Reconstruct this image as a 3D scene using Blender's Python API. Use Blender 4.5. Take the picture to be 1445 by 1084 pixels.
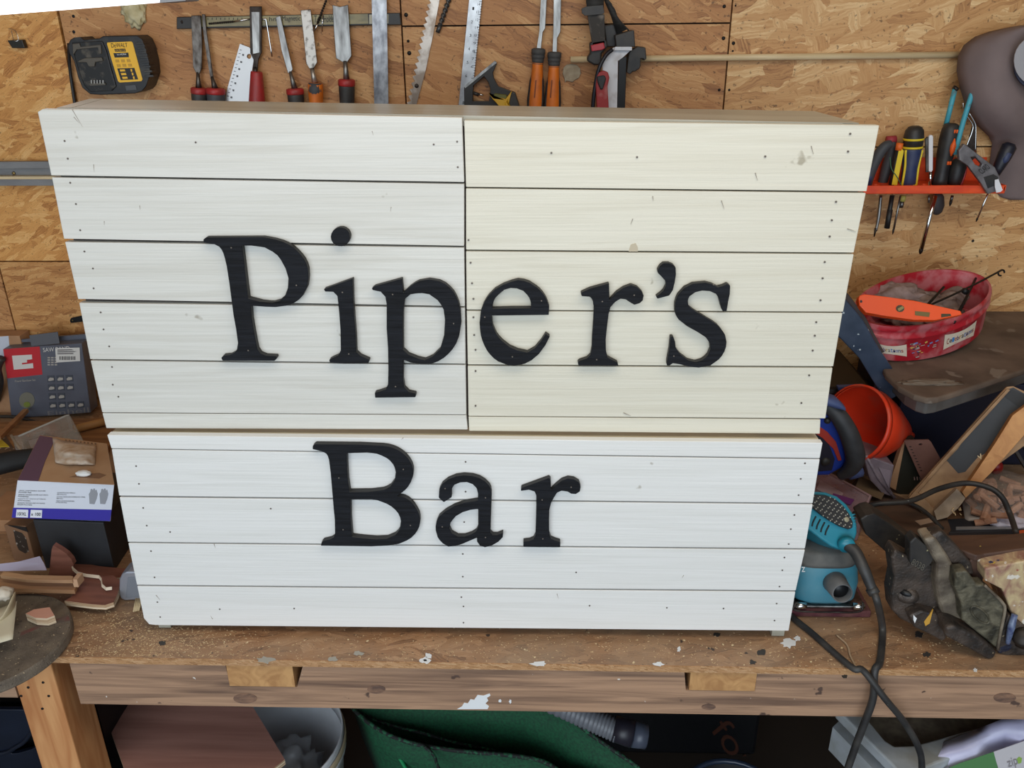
import bpy, bmesh, math, random
from mathutils import Vector as V, Matrix, noise
from mathutils.geometry import tessellate_polygon
for o in list(bpy.data.objects): bpy.data.objects.remove(o)
SC = bpy.context.scene; COL = SC.collection
rnd = random.Random(7)
# ---------------------------------------------------------------- camera
FPX, CX, CY = 1200.0, 722.5, 542.0
PITCH, YAW, ROLL = map(math.radians, (23.7, -2.05, -0.6))
EYE = V((0, 0, 1.741))
FW = V((math.sin(YAW)*math.cos(PITCH), math.cos(YAW)*math.cos(PITCH), -math.sin(PITCH)))
R0 = V((math.cos(YAW), -math.sin(YAW), 0)); U0 = R0.cross(FW)
RT = R0*math.cos(ROLL) + U0*math.sin(ROLL); UP = U0*math.cos(ROLL) - R0*math.sin(ROLL)
cam = bpy.data.cameras.new('camera'); co = bpy.data.objects.new('camera', cam); COL.objects.link(co)
cam.sensor_width = 36; cam.lens = FPX/1445*36; cam.clip_start = .05
co.matrix_world = Matrix(((RT.x, UP.x, -FW.x, EYE.x), (RT.y, UP.y, -FW.y, EYE.y), (RT.z, UP.z, -FW.z, EYE.z), (0, 0, 0, 1)))
SC.camera = co
# ---------------------------------------------------------------- light, sky, exposure
SC.view_settings.view_transform = 'Standard'; SC.view_settings.look = 'None'
SC.view_settings.exposure = 0.0; SC.view_settings.gamma = 1; SC.view_settings.use_curve_mapping = False
w = bpy.data.worlds.new('sky'); SC.world = w; w.use_nodes = True
w.node_tree.nodes['Background'].inputs[0].default_value = (.72, .86, 1, 1)
w.node_tree.nodes['Background'].inputs[1].default_value = 1.1
def area(name, loc, target, sx, sy, power, col):
    l = bpy.data.lights.new(name, 'AREA'); l.shape = 'RECTANGLE'; l.size = sx; l.size_y = sy; l.energy = power; l.color = col
    o = bpy.data.objects.new(name, l); COL.objects.link(o); o.location = loc
    o.rotation_euler = (V(target)-V(loc)).to_track_quat('-Z', 'Y').to_euler(); return o
area('door_daylight', (-.6, -2.1, 1.5), (0, 1.3, 1.0), 3.2, 2.0, 48, (.86, .94, 1))
area('overhead_fill_light', (.25, .35, 2.42), (.25, .9, .9), 1.6, .5, 11, (1, .92, .80))  # added unseen fill from above, brightens bench top and other level surfaces
# ---------------------------------------------------------------- helpers
def ray(x, y): return FW + RT*((x-CX)/FPX) - UP*((y-CY)/FPX)
def hit(x, y, p, n):
    d = ray(x, y); n = V(n); return EYE + d*((V(p)-EYE).dot(n)/d.dot(n))
def oy(x, y, Y): return hit(x, y, (0, Y, 0), (0, 1, 0))
def oz(x, y, Z): return hit(x, y, (0, 0, Z), (0, 0, 1))
def pxm(x, y, P, k): return k*((P-EYE).dot(FW))/FPX          # k pixels as metres at point P
def lin(c):
    c = c/255; return c/12.92 if c <= .04045 else ((c+.055)/1.055)**2.4
def rgb(*c): return (lin(c[0]), lin(c[1]), lin(c[2]), 1)
MATS = {}
def M(name, c, rough=.6, metal=0, c2=None, sc=(8, 8, 8), amt=1, det=4, dist=0, bump=0, bsc=None, specks=(), coat=0, trans=0, alpha=1, lo=.35, hi=.65, emit=0):
    if name in MATS: return MATS[name]
    m = bpy.data.materials.new(name); m.use_nodes = True; nt = m.node_tree; N = nt.nodes; L = nt.links
    b = N['Principled BSDF']; b.inputs['Roughness'].default_value = rough; b.inputs['Metallic'].default_value = metal
    b.inputs['Coat Weight'].default_value = coat; b.inputs['Transmission Weight'].default_value = trans; b.inputs['Alpha'].default_value = alpha
    b.inputs['Base Color'].default_value = rgb(*c)
    tc = N.new('ShaderNodeTexCoord')
    def nz(scale, det=4, dist=0):
        mp = N.new('ShaderNodeMapping'); mp.inputs['Scale'].default_value = scale; L.new(tc.outputs['Object'], mp.inputs[0])
        n = N.new('ShaderNodeTexNoise'); n.inputs['Scale'].default_value = 1; n.inputs['Detail'].default_value = det; n.inputs['Distortion'].default_value = dist
        L.new(mp.outputs[0], n.inputs['Vector']); return n
    cur = None
    if c2:
        n = nz(sc, det, dist); r = N.new('ShaderNodeMapRange'); r.inputs['From Min'].default_value = lo; r.inputs['From Max'].default_value = hi; r.inputs['To Max'].default_value = amt
        L.new(n.outputs['Fac'], r.inputs['Value'])
        mx = N.new('ShaderNodeMix'); mx.data_type = 'RGBA'; mx.inputs[6].default_value = rgb(*c); mx.inputs[7].default_value = rgb(*c2)
        L.new(r.outputs[0], mx.inputs[0]); cur = mx.outputs[2]
    for (scol, ssc, th) in specks:
        n = nz((ssc,)*3, 3); r = N.new('ShaderNodeMapRange'); r.inputs['From Min'].default_value = th; r.inputs['From Max'].default_value = th+.03
        L.new(n.outputs['Fac'], r.inputs['Value'])
        mx = N.new('ShaderNodeMix'); mx.data_type = 'RGBA'; mx.inputs[7].default_value = rgb(*scol)
        if cur: L.new(cur, mx.inputs[6])
        else: mx.inputs[6].default_value = rgb(*c)
        L.new(r.outputs[0], mx.inputs[0]); cur = mx.outputs[2]
    if cur: L.new(cur, b.inputs['Base Color'])
    if emit:
        b.inputs['Emission Color'].default_value = rgb(*c); b.inputs['Emission Strength'].default_value = emit
    if bump:
        n = nz(bsc or sc, 5); bp = N.new('ShaderNodeBump'); bp.inputs['Strength'].default_value = bump; bp.inputs['Distance'].default_value = .002
        L.new(n.outputs['Fac'], bp.inputs['Height']); L.new(bp.outputs[0], b.inputs['Normal'])
    MATS[name] = m; return m
def osb(name, horizontal, cols, size=1.0, seed=0, dust=None, layers=7):
    """oriented strand board: overlapping long strands at different angles, each its own colour and grain"""
    if name in MATS: return MATS[name]
    m = bpy.data.materials.new(name); m.use_nodes = True; nt = m.node_tree; N = nt.nodes; L = nt.links
    b = N['Principled BSDF']; b.inputs['Roughness'].default_value = .55
    tc = N.new('ShaderNodeTexCoord'); base = tc.outputs['Object']
    sep = N.new('ShaderNodeSeparateXYZ'); L.new(base, sep.inputs[0]); cmb = N.new('ShaderNodeCombineXYZ')
    L.new(sep.outputs[0], cmb.inputs[0]); L.new(sep.outputs[1 if horizontal else 2], cmb.inputs[1])
    wn = N.new('ShaderNodeTexNoise'); wn.inputs['Scale'].default_value = 14/size; wn.inputs['Detail'].default_value = 2; L.new(cmb.outputs[0], wn.inputs['Vector'])
    wa = N.new('ShaderNodeVectorMath'); wa.operation = 'MULTIPLY_ADD'; wa.inputs[1].default_value = (.022*size,)*3
    L.new(wn.outputs['Color'], wa.inputs[0]); L.new(cmb.outputs[0], wa.inputs[2])
    w2 = N.new('ShaderNodeTexNoise'); w2.inputs['Scale'].default_value = 75/size; w2.inputs['Detail'].default_value = 3; L.new(cmb.outputs[0], w2.inputs['Vector'])
    wb_ = N.new('ShaderNodeVectorMath'); wb_.operation = 'MULTIPLY_ADD'; wb_.inputs[1].default_value = (.0075*size,)*3
    L.new(w2.outputs['Color'], wb_.inputs[0]); L.new(wa.outputs[0], wb_.inputs[2]); src = wb_.outputs[0]
    r = random.Random(seed); cur = None; hgt = None
    for i in range(layers):
        ang = r.choice((r.gauss(0, .35), r.uniform(-1.5, 1.5)))
        ln = r.uniform(.045, .085)*size; wd = r.uniform(.009, .018)*size
        rot = N.new('ShaderNodeMapping'); rot.inputs['Rotation'].default_value = (0, 0, ang); rot.inputs['Location'].default_value = (r.random()*9, r.random()*9, 0)
        L.new(src, rot.inputs[0])
        scl = N.new('ShaderNodeMapping'); scl.inputs['Scale'].default_value = (1/ln, 1/wd, 1); L.new(rot.outputs[0], scl.inputs[0])
        vo = N.new('ShaderNodeTexVoronoi'); vo.voronoi_dimensions = '2D'; vo.inputs['Scale'].default_value = 1; L.new(scl.outputs[0], vo.inputs['Vector'])
        sc_ = N.new('ShaderNodeSeparateColor'); L.new(vo.outputs['Color'], sc_.inputs[0])
        g = N.new('ShaderNodeTexNoise'); gm = N.new('ShaderNodeMapping'); gm.inputs['Scale'].default_value = (22/size, 380/size, 1); L.new(rot.outputs[0], gm.inputs[0])
        L.new(gm.outputs[0], g.inputs['Vector']); g.inputs['Scale'].default_value = 1; g.inputs['Detail'].default_value = 3
        ad = N.new('ShaderNodeMath'); ad.operation = 'MULTIPLY_ADD'; ad.inputs[1].default_value = .95; L.new(g.outputs['Fac'], ad.inputs[0])
        s2 = N.new('ShaderNodeMath'); s2.operation = 'MULTIPLY_ADD'; s2.inputs[1].default_value = .68; s2.inputs[2].default_value = -.31; L.new(sc_.outputs[1], s2.inputs[0]); L.new(s2.outputs[0], ad.inputs[2])
        rp = N.new('ShaderNodeValToRGB'); el = rp.color_ramp.elements; el[0].color = rgb(*cols[0]); el[1].color = rgb(*cols[-1])
        for k, cc in enumerate(cols[1:-1]):
            e = el.new((k+1)/(len(cols)-1)); e.color = rgb(*cc)
        L.new(ad.outputs[0], rp.inputs[0])
        dk = N.new('ShaderNodeMapRange'); dk.inputs['From Min'].default_value = .35; dk.inputs['From Max'].default_value = .9; dk.inputs['To Min'].default_value = 1; dk.inputs['To Max'].default_value = .84
        L.new(vo.outputs['Distance'], dk.inputs['Value'])
        if cur is None: cur = rp.outputs[0]; hgt = sc_.outputs[1]
        else:
            mk = N.new('ShaderNodeMath'); mk.operation = 'GREATER_THAN'; mk.inputs[1].default_value = .5; L.new(sc_.outputs[0], mk.inputs[0])
            mx = N.new('ShaderNodeMix'); mx.data_type = 'RGBA'; L.new(mk.outputs[0], mx.inputs[0]); L.new(cur, mx.inputs[6]); L.new(rp.outputs[0], mx.inputs[7]); cur = mx.outputs[2]
            mh = N.new('ShaderNodeMix'); L.new(mk.outputs[0], mh.inputs[0]); L.new(hgt, mh.inputs[2]); L.new(ad.outputs[0], mh.inputs[3]); hgt = mh.outputs[0]
    fn = N.new('ShaderNodeTexNoise'); fn.inputs['Scale'].default_value = 170/size; fn.inputs['Detail'].default_value = 3; L.new(src, fn.inputs['Vector'])
    fr = N.new('ShaderNodeMapRange'); fr.inputs['From Min'].default_value = .62; fr.inputs['From Max'].default_value = .72; fr.inputs['To Max'].default_value = .7; L.new(fn.outputs['Fac'], fr.inputs['Value'])
    mx = N.new('ShaderNodeMix'); mx.data_type = 'RGBA'; mx.inputs[7].default_value = rgb(*[k*.55 for k in cols[0]]); L.new(fr.outputs[0], mx.inputs[0]); L.new(cur, mx.inputs[6]); cur = mx.outputs[2]
    if dust:
        dn = N.new('ShaderNodeTexNoise'); dn.inputs['Scale'].default_value = 5; dn.inputs['Detail'].default_value = 7; dn.inputs['Roughness'].default_value = .7; L.new(base, dn.inputs['Vector'])
        dr = N.new('ShaderNodeMapRange'); dr.inputs['From Min'].default_value = .30; dr.inputs['From Max'].default_value = .64; dr.inputs['To Max'].default_value = .72; L.new(dn.outputs['Fac'], dr.inputs['Value'])
        mx = N.new('ShaderNodeMix'); mx.data_type = 'RGBA'; mx.inputs[7].default_value = rgb(*dust); L.new(dr.outputs[0], mx.inputs[0]); L.new(cur, mx.inputs[6]); cur = mx.outputs[2]
        for (dc, ds, th) in (((225, 205, 165), 130, .69), ((70, 60, 55), 45, .71)):
            dn = N.new('ShaderNodeTexNoise'); dn.inputs['Scale'].default_value = ds; dn.inputs['Detail'].default_value = 2; L.new(base, dn.inputs['Vector'])
            dr = N.new('ShaderNodeMapRange'); dr.inputs['From Min'].default_value = th; dr.inputs['From Max'].default_value = th+.03; L.new(dn.outputs['Fac'], dr.inputs['Value'])
            mx = N.new('ShaderNodeMix'); mx.data_type = 'RGBA'; mx.inputs[7].default_value = rgb(*dc); L.new(dr.outputs[0], mx.inputs[0]); L.new(cur, mx.inputs[6]); cur = mx.outputs[2]
    L.new(cur, b.inputs['Base Color'])
    bp = N.new('ShaderNodeBump'); bp.inputs['Strength'].default_value = .35; bp.inputs['Distance'].default_value = .0015; L.new(hgt, bp.inputs['Height']); L.new(bp.outputs[0], b.inputs['Normal'])
    MATS[name] = m; return m

ROOTS = {}
def rootloc(o):
    while o.parent: o = o.parent
    return o.location
def T(name, label, cat, loc, group=None):
    o = bpy.data.objects.new(name, None); COL.objects.link(o); o.location = loc; o.empty_display_size = .02
    o['label'] = label; o['category'] = cat
    if group: o['group'] = group
    return o
def obj(name, verts, faces, mat, parent=None, smooth=False, bevel=0, label=None, cat=None, kind=None, group=None, seg=2):
    verts = [V(v) for v in verts]
    if parent is None:
        base = V((sum(v.x for v in verts)/len(verts), sum(v.y for v in verts)/len(verts), min(v.z for v in verts)))
    else: base = V(rootloc(parent))
    me = bpy.data.meshes.new(name); me.from_pydata([v-base for v in verts], [], faces)
    bm = bmesh.new(); bm.from_mesh(me); bmesh.ops.recalc_face_normals(bm, faces=bm.faces); bm.to_mesh(me); bm.free()
    me.materials.append(mat)
    if smooth: me.polygons.foreach_set('use_smooth', [True]*len(me.polygons))
    o = bpy.data.objects.new(name, me); COL.objects.link(o)
    if parent is None: o.location = base
    else: o.parent = parent
    if bevel:
        md = o.modifiers.new('bevel', 'BEVEL'); md.width = bevel; md.segments = seg; md.limit_method = 'ANGLE'; md.angle_limit = math.radians(40)
    if label: o['label'] = label
    if cat: o['category'] = cat
    if kind: o['kind'] = kind
    if group: o['group'] = group
    return o
def gprism(loops, off):
    """front loops (outer + holes) as 3-D points; off = extrusion vector"""
    off = V(off); pts = [V(p) for l in loops for p in l]; n = len(pts)
    tris = tessellate_polygon([[V(p) for p in l] for l in loops])
    f = [tuple(t) for t in tris] + [tuple(i+n for i in reversed(t)) for t in tris]
    k = 0
    for l in loops:
        m = len(l)
        for i in range(m):
            a = k+i; b = k+(i+1) % m; f.append((a, b, b+n, a+n))
        k += m
    return pts + [p+off for p in pts], f
def prism(name, loops, off, mat, parent=None, **k):
    if isinstance(loops[0], V): loops = [loops]
    v, f = gprism(loops, off); return obj(name, v, f, mat, parent, **k)
def py_(name, pts, Y, th, mat, parent=None, holes=(), **k):     # upright plate seen from the front at depth Y
    loops = [[oy(x, y, Y) for x, y in l] for l in [pts]+list(holes)]
    v, f = gprism(loops, (0, th, 0)); return obj(name, v, f, mat, parent, **k)
def pz_(name, pts, Z, th, mat, parent=None, holes=(), **k):     # plate lying flat, top at height Z
    loops = [[oz(x, y, Z) for x, y in l] for l in [pts]+list(holes)]
    v, f = gprism(loops, (0, 0, -th)); return obj(name, v, f, mat, parent, **k)
def frame(d):
    d = V(d).normalized(); a = V((0, 0, 1)) if abs(d.z) < .9 else V((0, 1, 0))
    s = d.cross(a).normalized(); return s, s.cross(d).normalized()
def glathe(p0, p1, prof, seg=16, flat=1, side=None, caps=True):
    p0, p1 = V(p0), V(p1); d = p1-p0; s, u = frame(d)
    if side is not None: s = V(side).normalized(); u = s.cross(d).normalized()
    v = []; f = []
    for t, r in prof:
        c = p0+d*t
        for k in range(seg):
            a = 2*math.pi*k/seg; v.append(c+s*(r*math.cos(a))+u*(r*flat*math.sin(a)))
    for i in range(len(prof)-1):
        for k in range(seg):
            f.append((i*seg+k, i*seg+(k+1) % seg, (i+1)*seg+(k+1) % seg, (i+1)*seg+k))
    if caps: f.append(tuple(range(seg))); f.append(tuple((len(prof)-1)*seg+k for k in range(seg)))
    return v, f
def lathe(name, p0, p1, prof, mat, parent=None, seg=16, flat=1, side=None, caps=True, smooth=True, **k):
    v, f = glathe(p0, p1, prof, seg, flat, side, caps); return obj(name, v, f, mat, parent, smooth=smooth, **k)
def gtube(pts, r, seg=10, sub=6):
    pts = [V(p) for p in pts]; P = []; R = []
    rr = r if isinstance(r, (list, tuple)) else [r]*len(pts)
    if len(pts) == 2 or sub == 1: P, R = pts, list(rr)
    else:
        e = [pts[0]*2-pts[1]]+pts+[pts[-1]*2-pts[-2]]
        for i in range(1, len(e)-2):
            for k in range(sub):
                t = k/sub; a, b, c, d = e[i-1:i+3]
                P.append(.5*((2*b)+(c-a)*t+(2*a-5*b+4*c-d)*t*t+(3*b-a-3*c+d)*t**3)); R.append(rr[i-1]*(1-t)+rr[i]*t)
        P.append(pts[-1]); R.append(rr[-1])
    v = []; f = []; s0 = None
    for i, p in enumerate(P):
        d = (P[min(i+1, len(P)-1)]-P[max(i-1, 0)]).normalized()
        if s0 is None: s0, _ = frame(d)
        s = (s0-d*s0.dot(d)).normalized(); s0 = s; u = d.cross(s)
        for k in range(seg):
            a = 2*math.pi*k/seg; v.append(p+s*(R[i]*math.cos(a))+u*(R[i]*math.sin(a)))
    for i in range(len(P)-1):
        for k in range(seg): f.append((i*seg+k, i*seg+(k+1) % seg, (i+1)*seg+(k+1) % seg, (i+1)*seg+k))
    f.append(tuple(range(seg))); f.append(tuple((len(P)-1)*seg+k for k in range(seg)))
    return v, f
def tube(name, pts, r, mat, parent=None, seg=10, sub=6, **k):
    v, f = gtube(pts, r, seg, sub); return obj(name, v, f, mat, parent, smooth=True, **k)
def gbox(o, a, b, c):
    o, a, b, c = map(V, (o, a, b, c)); v = [o, o+a, o+a+b, o+b]; v += [p+c for p in v]
    return v, [(0, 1, 2, 3), (4, 5, 6, 7), (0, 1, 5, 4), (1, 2, 6, 5), (2, 3, 7, 6), (3, 0, 4, 7)]
def box(name, o, a, b, c, mat, parent=None, **k):
    v, f = gbox(o, a, b, c); return obj(name, v, f, mat, parent, **k)
def abox(name, x0, x1, y0, y1, z0, z1, mat, parent=None, **k):
    return box(name, (x0, y0, z0), (x1-x0, 0, 0), (0, y1-y0, 0), (0, 0, z1-z0), mat, parent, **k)
def join(parts):
    v = []; f = []
    for a, b in parts:
        n = len(v); v += list(a); f += [tuple(i+n for i in q) for q in b]
    return v, f
def loft(name, rings, mat, parent=None, caps=True, **k):
    n = len(rings[0]); v = [p for r in rings for p in r]; f = []
    for i in range(len(rings)-1):
        for j in range(n): f.append((i*n+j, i*n+(j+1) % n, (i+1)*n+(j+1) % n, (i+1)*n+j))
    if caps: f.append(tuple(range(n))); f.append(tuple((len(rings)-1)*n+j for j in range(n)))
    return obj(name, v, f, mat, parent, **k)
def sring(c, ax, ay, rx, ry, n=20, e=.6):     # super-ellipse ring
    c, ax, ay = V(c), V(ax), V(ay); r = []
    for k in range(n):
        a = 2*math.pi*k/n; x = math.copysign(abs(math.cos(a))**e, math.cos(a)); y = math.copysign(abs(math.sin(a))**e, math.sin(a))
        r.append(c+ax*(rx*x)+ay*(ry*y))
    return r
def sheet(name, rows, mat, parent=None, th=0, **k):          # rows of 3-D points -> quad grid
    n = len(rows[0]); v = [p for r in rows for p in r]; f = []
    for i in range(len(rows)-1):
        for j in range(n-1): f.append((i*n+j, i*n+j+1, (i+1)*n+j+1, (i+1)*n+j))
    k.setdefault('smooth', True)
    o = obj(name, v, f, mat, parent, **k)
    if th: md = o.modifiers.new('thickness', 'SOLIDIFY'); md.thickness = th; md.offset = 0
    return o
def lump(name, c, size, mat, parent=None, seed=0, amp=.3, freq=2.2, sub=4, rot=0, **k):
    bm = bmesh.new(); bmesh.ops.create_icosphere(bm, subdivisions=sub, radius=1)
    R = Matrix.Rotation(rot, 3, 'Z'); vs = []
    for v in bm.verts:
        p = v.co.copy(); q = p*freq+V((seed*3.1, seed*1.7, 0)); d = 1+amp*(1-2*abs(noise.noise(q)))*.8+amp*.6*noise.noise(q*2.3)
        p = p*d; p = V((p.x*size[0], p.y*size[1], p.z*size[2])); vs.append(R@p+V(c))
    bm.verts.index_update(); f = [tuple(v.index for v in fa.verts) for fa in bm.faces]; bm.free()
    return obj(name, vs, f, mat, parent, smooth=True, **k)
TX = {}
def txt(body):
    if body in TX: return TX[body]
    c = bpy.data.curves.new('t', 'FONT'); c.body = body; c.resolution_u = 3
    o = bpy.data.objects.new('t', c); COL.objects.link(o); bpy.context.view_layer.update()
    me = bpy.data.meshes.new_from_object(o.evaluated_get(bpy.context.evaluated_depsgraph_get()))
    vs = [v.co.copy() for v in me.vertices]; fs = [tuple(p.vertices) for p in me.polygons]
    bpy.data.objects.remove(o); bpy.data.curves.remove(c); bpy.data.meshes.remove(me)
    x0 = min(v.x for v in vs); x1 = max(v.x for v in vs); y0 = min(v.y for v in vs); y1 = max(v.y for v in vs)
    TX[body] = ([((v.x-x0)/(x1-x0), (v.y-y0)/(y1-y0)) for v in vs], fs); return TX[body]
def bil(q, u, v):      # q = TL,TR,BR,BL ; v up
    a = [q[3][i]*(1-u)+q[2][i]*u for i in (0, 1)]; b = [q[0][i]*(1-u)+q[1][i]*u for i in (0, 1)]
    return a[0]*(1-v)+b[0]*v, a[1]*(1-v)+b[1]*v
def text(name, body, q, fn, mat, parent, th=.0004):           # lettering laid on a surface fn(px,py)->3-D point
    vs, fs = txt(body); P = [fn(*bil(q, u, v)) for u, v in vs]
    n = (fn(*q[1])-fn(*q[0])).cross(fn(*q[3])-fn(*q[0])).normalized()
    if n.dot(EYE-P[0]) < 0: n = -n
    return obj(name, [p+n*th for p in P], fs, mat, parent)
def card(name, q, fn, mat, parent, lift=.0005, th=.0005, **k):  # thin printed patch / sticker
    P = [fn(*p) for p in q]; n = (P[1]-P[0]).cross(P[-1]-P[0]).normalized()
    if n.dot(EYE-P[0]) < 0: n = -n
    v, f = gprism([[p+n*lift for p in P]], -n*th); return obj(name, v, f, mat, parent, **k)
def spec(q, n, fn, ni=None): pass
# ---------------------------------------------------------------- materials
steel = M('bright_steel', (176, 176, 174), .42, 1, (104, 102, 100), (60, 60, 15), bump=.1)
old_steel = M('tarnished_steel', (120, 115, 110), .45, .9, (70, 62, 56), (90, 90, 50), bump=.2)
dark_steel = M('dark_steel', (75, 68, 64), .5, .8, (45, 38, 34), (70, 70, 40), bump=.2)
chrome = M('chrome', (225, 225, 225), .15, 1)
black_pl = M('black_plastic', (30, 30, 32), .5, c2=(52, 48, 44), sc=(40, 40, 40))
dusty_black = M('dusty_black_plastic', (26, 26, 28), .55, c2=(95, 88, 76), sc=(60, 60, 60), lo=.55, hi=.8)
grey_rub = M('grey_rubber', (70, 70, 70), .7)
red_pl = M('red_plastic', (178, 40, 42), .45, c2=(150, 48, 46), sc=(50, 50, 50))
orange_pl = M('orange_plastic', (225, 120, 30), .5, c2=(190, 100, 35), sc=(50, 50, 30))
rack_red = M('orange_red_rack', (238, 86, 30), .45, c2=(214, 66, 28), sc=(25, 60, 60))
wood_raw = M('raw_softwood', (205, 165, 110), .6, c2=(172, 125, 75), sc=(6, 60, 60), dist=.6, bump=.15)
wood_pale = M('pale_dowel_wood', (226, 205, 165), .55, c2=(205, 180, 138), sc=(8, 120, 120))
ply_red = M('red_brown_ply_face', (142, 92, 76), .55, c2=(118, 74, 60), sc=(14, 90, 90), bump=.1)
ply_edge = M('ply_edge', (225, 208, 180), .7, c2=(165, 130, 95), sc=(6, 6, 520), lo=.45, hi=.55)
white_pl = M('white_plastic', (232, 232, 230), .4)
black_paint = M('black_painted_wood', (15, 16, 20), .75, c2=(26, 28, 34), sc=(18, 50, 260), bump=.5, bsc=(25, 60, 330))
black_side = M('black_letter_edge', (32, 31, 30), .6)
black_paint.node_tree.nodes['Principled BSDF'].inputs['Specular IOR Level'].default_value = .25
# ================================================================ ROOM
WY = 1.78; BZ = .9; BF = oz(700, 935.5, BZ).y; BT = .011
def W(x, y, d=0): return oy(x, y, WY-d)
conc = M('concrete_floor', (92, 86, 80), .9, c2=(62, 57, 52), sc=(5, 5, 5))
obj('floor', *gbox((-2.2, -2.0, -.05), (4.4, 0, 0), (0, 3.9, 0), (0, 0, .05)), conc, kind='structure')
plain = M('grey_block_wall', (150, 140, 128), .9, c2=(125, 116, 105), sc=(4, 4, 4))
obj('ceiling', *gbox((-2.2, -.9, 2.5), (4.4, 0, 0), (0, 2.8, 0), (0, 0, .05)), M('ceiling_board', (170, 150, 125), .8), kind='structure')
obj('wall_left', *gbox((-2.25, -2, 0), (.05, 0, 0), (0, 3.9, 0), (0, 0, 2.5)), plain, kind='structure')
obj('wall_right', *gbox((2.2, -2, 0), (.05, 0, 0), (0, 3.9, 0), (0, 0, 2.5)), plain, kind='structure')
wall = obj('wall_back', *gbox((-2.2, WY+.012, 0), (4.4, 0, 0), (0, .05, 0), (0, 0, 2.5)), M('dark_gap', (50, 33, 20), .9), kind='structure')
C_left = [(158, 98, 44), (204, 142, 74), (220, 162, 92), (238, 190, 124)]
C_mid = [(134, 86, 48), (178, 124, 74), (192, 140, 88), (214, 168, 114)]
C_right = [(150, 100, 58), (196, 146, 92), (210, 164, 110), (236, 202, 150)]
OL = osb('osb_fine', False, C_left, .55, 1); OM = osb('osb_mid', False, C_mid, 1.15, 5); OR_ = osb('osb_coarse', False, C_right, 1.25, 9)
OLL = osb('osb_low', False, [(140, 88, 44), (182, 126, 70), (196, 142, 84), (216, 168, 108)], .75, 14)
xA = W(97, 85).x; xB = W(569, 75).x; xC = W(1027, 80).x; zL = W(50, 369).z; z35 = W(880, 34).z; z207 = W(1400, 207).z; xLL = W(10, 420).x
g = .0015
def panel(x0, x1, z0, z1, mat, fr=0):
    return obj('board_panel', *gbox((x0+g, WY+fr, z0+g), (x1-x0-2*g, 0, 0), (0, .011-fr, 0), (0, 0, z1-z0-2*g)), mat, wall)
panel(-2.2, xA-.003, zL, 2.5, OL); panel(xA, xB, .0, 2.5, OM, -.001)
panel(xB, xC, z35, 2.5, OM); panel(xB, xC, 0, z35, OM, .0006)
panel(xC, 2.2, z207, 2.5, OR_); panel(xC, 2.2, 0, z207, OR_, .0008)
panel(-2.2, xLL, 0, zL, OM); panel(xLL, xA, 0, zL, OLL, .0006)
scr = M('black_screw', (28, 26, 26), .5, .5)
for x, y, r in [(104, 23, 3), (104.5, 45, 3), (573, 21, 3), (577.5, 75, 3), (576, 58, 2), (1022, 9, 2.6), (1021, 54, 2.6), (1035, 61, 2.6), (1034, 72, 1.5), (1015, 127, 2), (1029, 127, 1.8), (1038, 8, 1.4)]:
    if r:
        p = W(x, y); R = pxm(x, y, p, r); lathe('screw', p+V((0, -.0012, 0)), p+V((0, .004, 0)), [(0, R*.7), (.25, R), (1, R)], scr, wall, seg=12)
# workbench ------------------------------------------------------
bench = T('workbench', 'long timber workbench with a strand board top against the wall', 'workbench', (0, 1.3, 0))
OB = osb('osb_bench', True, [(104, 68, 44), (152, 108, 72), (168, 124, 86), (192, 150, 112)], .8, 21, dust=(150, 130, 108))
OE = osb('osb_bench_edge', False, [(128, 86, 52), (176, 132, 88), (186, 142, 100), (205, 170, 130)], .16, 31)
beam = M('weathered_beam', (172, 136, 108), .7, c2=(108, 82, 66), sc=(4, 60, 85), dist=.9, det=9, lo=.40, hi=.72, bump=.5, bsc=(6, 60, 200), specks=(((82, 62, 52), 34, .70), ((225, 220, 212), 75, .735)))
abox('worktop', -1.9, 1.9, BF, WY, BZ-BT, BZ, OB, bench)
abox('worktop_edge', -1.9, 1.9, BF-.0015, BF+.001, BZ-BT, BZ-.0005, OE, bench)
za = oy(722, 1002, BF+.006).z; xl = oy(106, 960, BF+.006).x
pts = [(xl, BZ-BT), (oy(318, 950, BF).x, BZ-BT), (oy(320, 950, BF).x, oy(370, 972, BF).z), (oy(415, 950, BF).x, oy(370, 972, BF).z), (oy(428, 947, BF).x, BZ-BT),
       (oy(966, 950, BF).x, BZ-BT), (oy(971, 950, BF).x, oy(1020, 978, BF).z), (oy(1070, 950, BF).x, oy(1020, 978, BF).z), (oy(1070, 947, BF).x, BZ-BT), (1.9, BZ-BT), (1.9, za), (xl, za)]
prism('apron', [V((x, BF+.004, z)) for x, z in pts], (0, .045, 0), beam, bench)
insert = M('cut_softwood', (196, 150, 98), .7, c2=(168, 122, 76), sc=(30, 30, 30), dist=2, bump=.2)
for a, b, c in ((320, 413, 371), (975, 1069, 977)):
    x0 = oy(a, 950, BF).x; x1 = oy(b, 950, BF).x; z0 = oy((a+b)/2, c if a > 900 else 971, BF).z
    abox('cross_rail', x0, x1, BF+.002, WY-.02, z0+.001, BZ-BT, insert, bench)
leg_m = M('leg_softwood', (206, 150, 98), .65, c2=(180, 118, 70), sc=(40, 40, 5), dist=1.6, det=2, bump=.15)
lx0 = oy(18, 955, BF+.004).x; lx1 = oy(75, 950, BF+.004).x
for k, (a, b) in enumerate(((lx0, lx1), (1.45, 1.51))):
    abox('leg', a, b, BF+.004, BF+.075, 0, BZ-BT-.0005, leg_m, bench, bevel=.002)
    abox('leg', a, b, WY-.1, WY-.03, 0, BZ-BT-.0005, leg_m, bench, bevel=.002)
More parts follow.
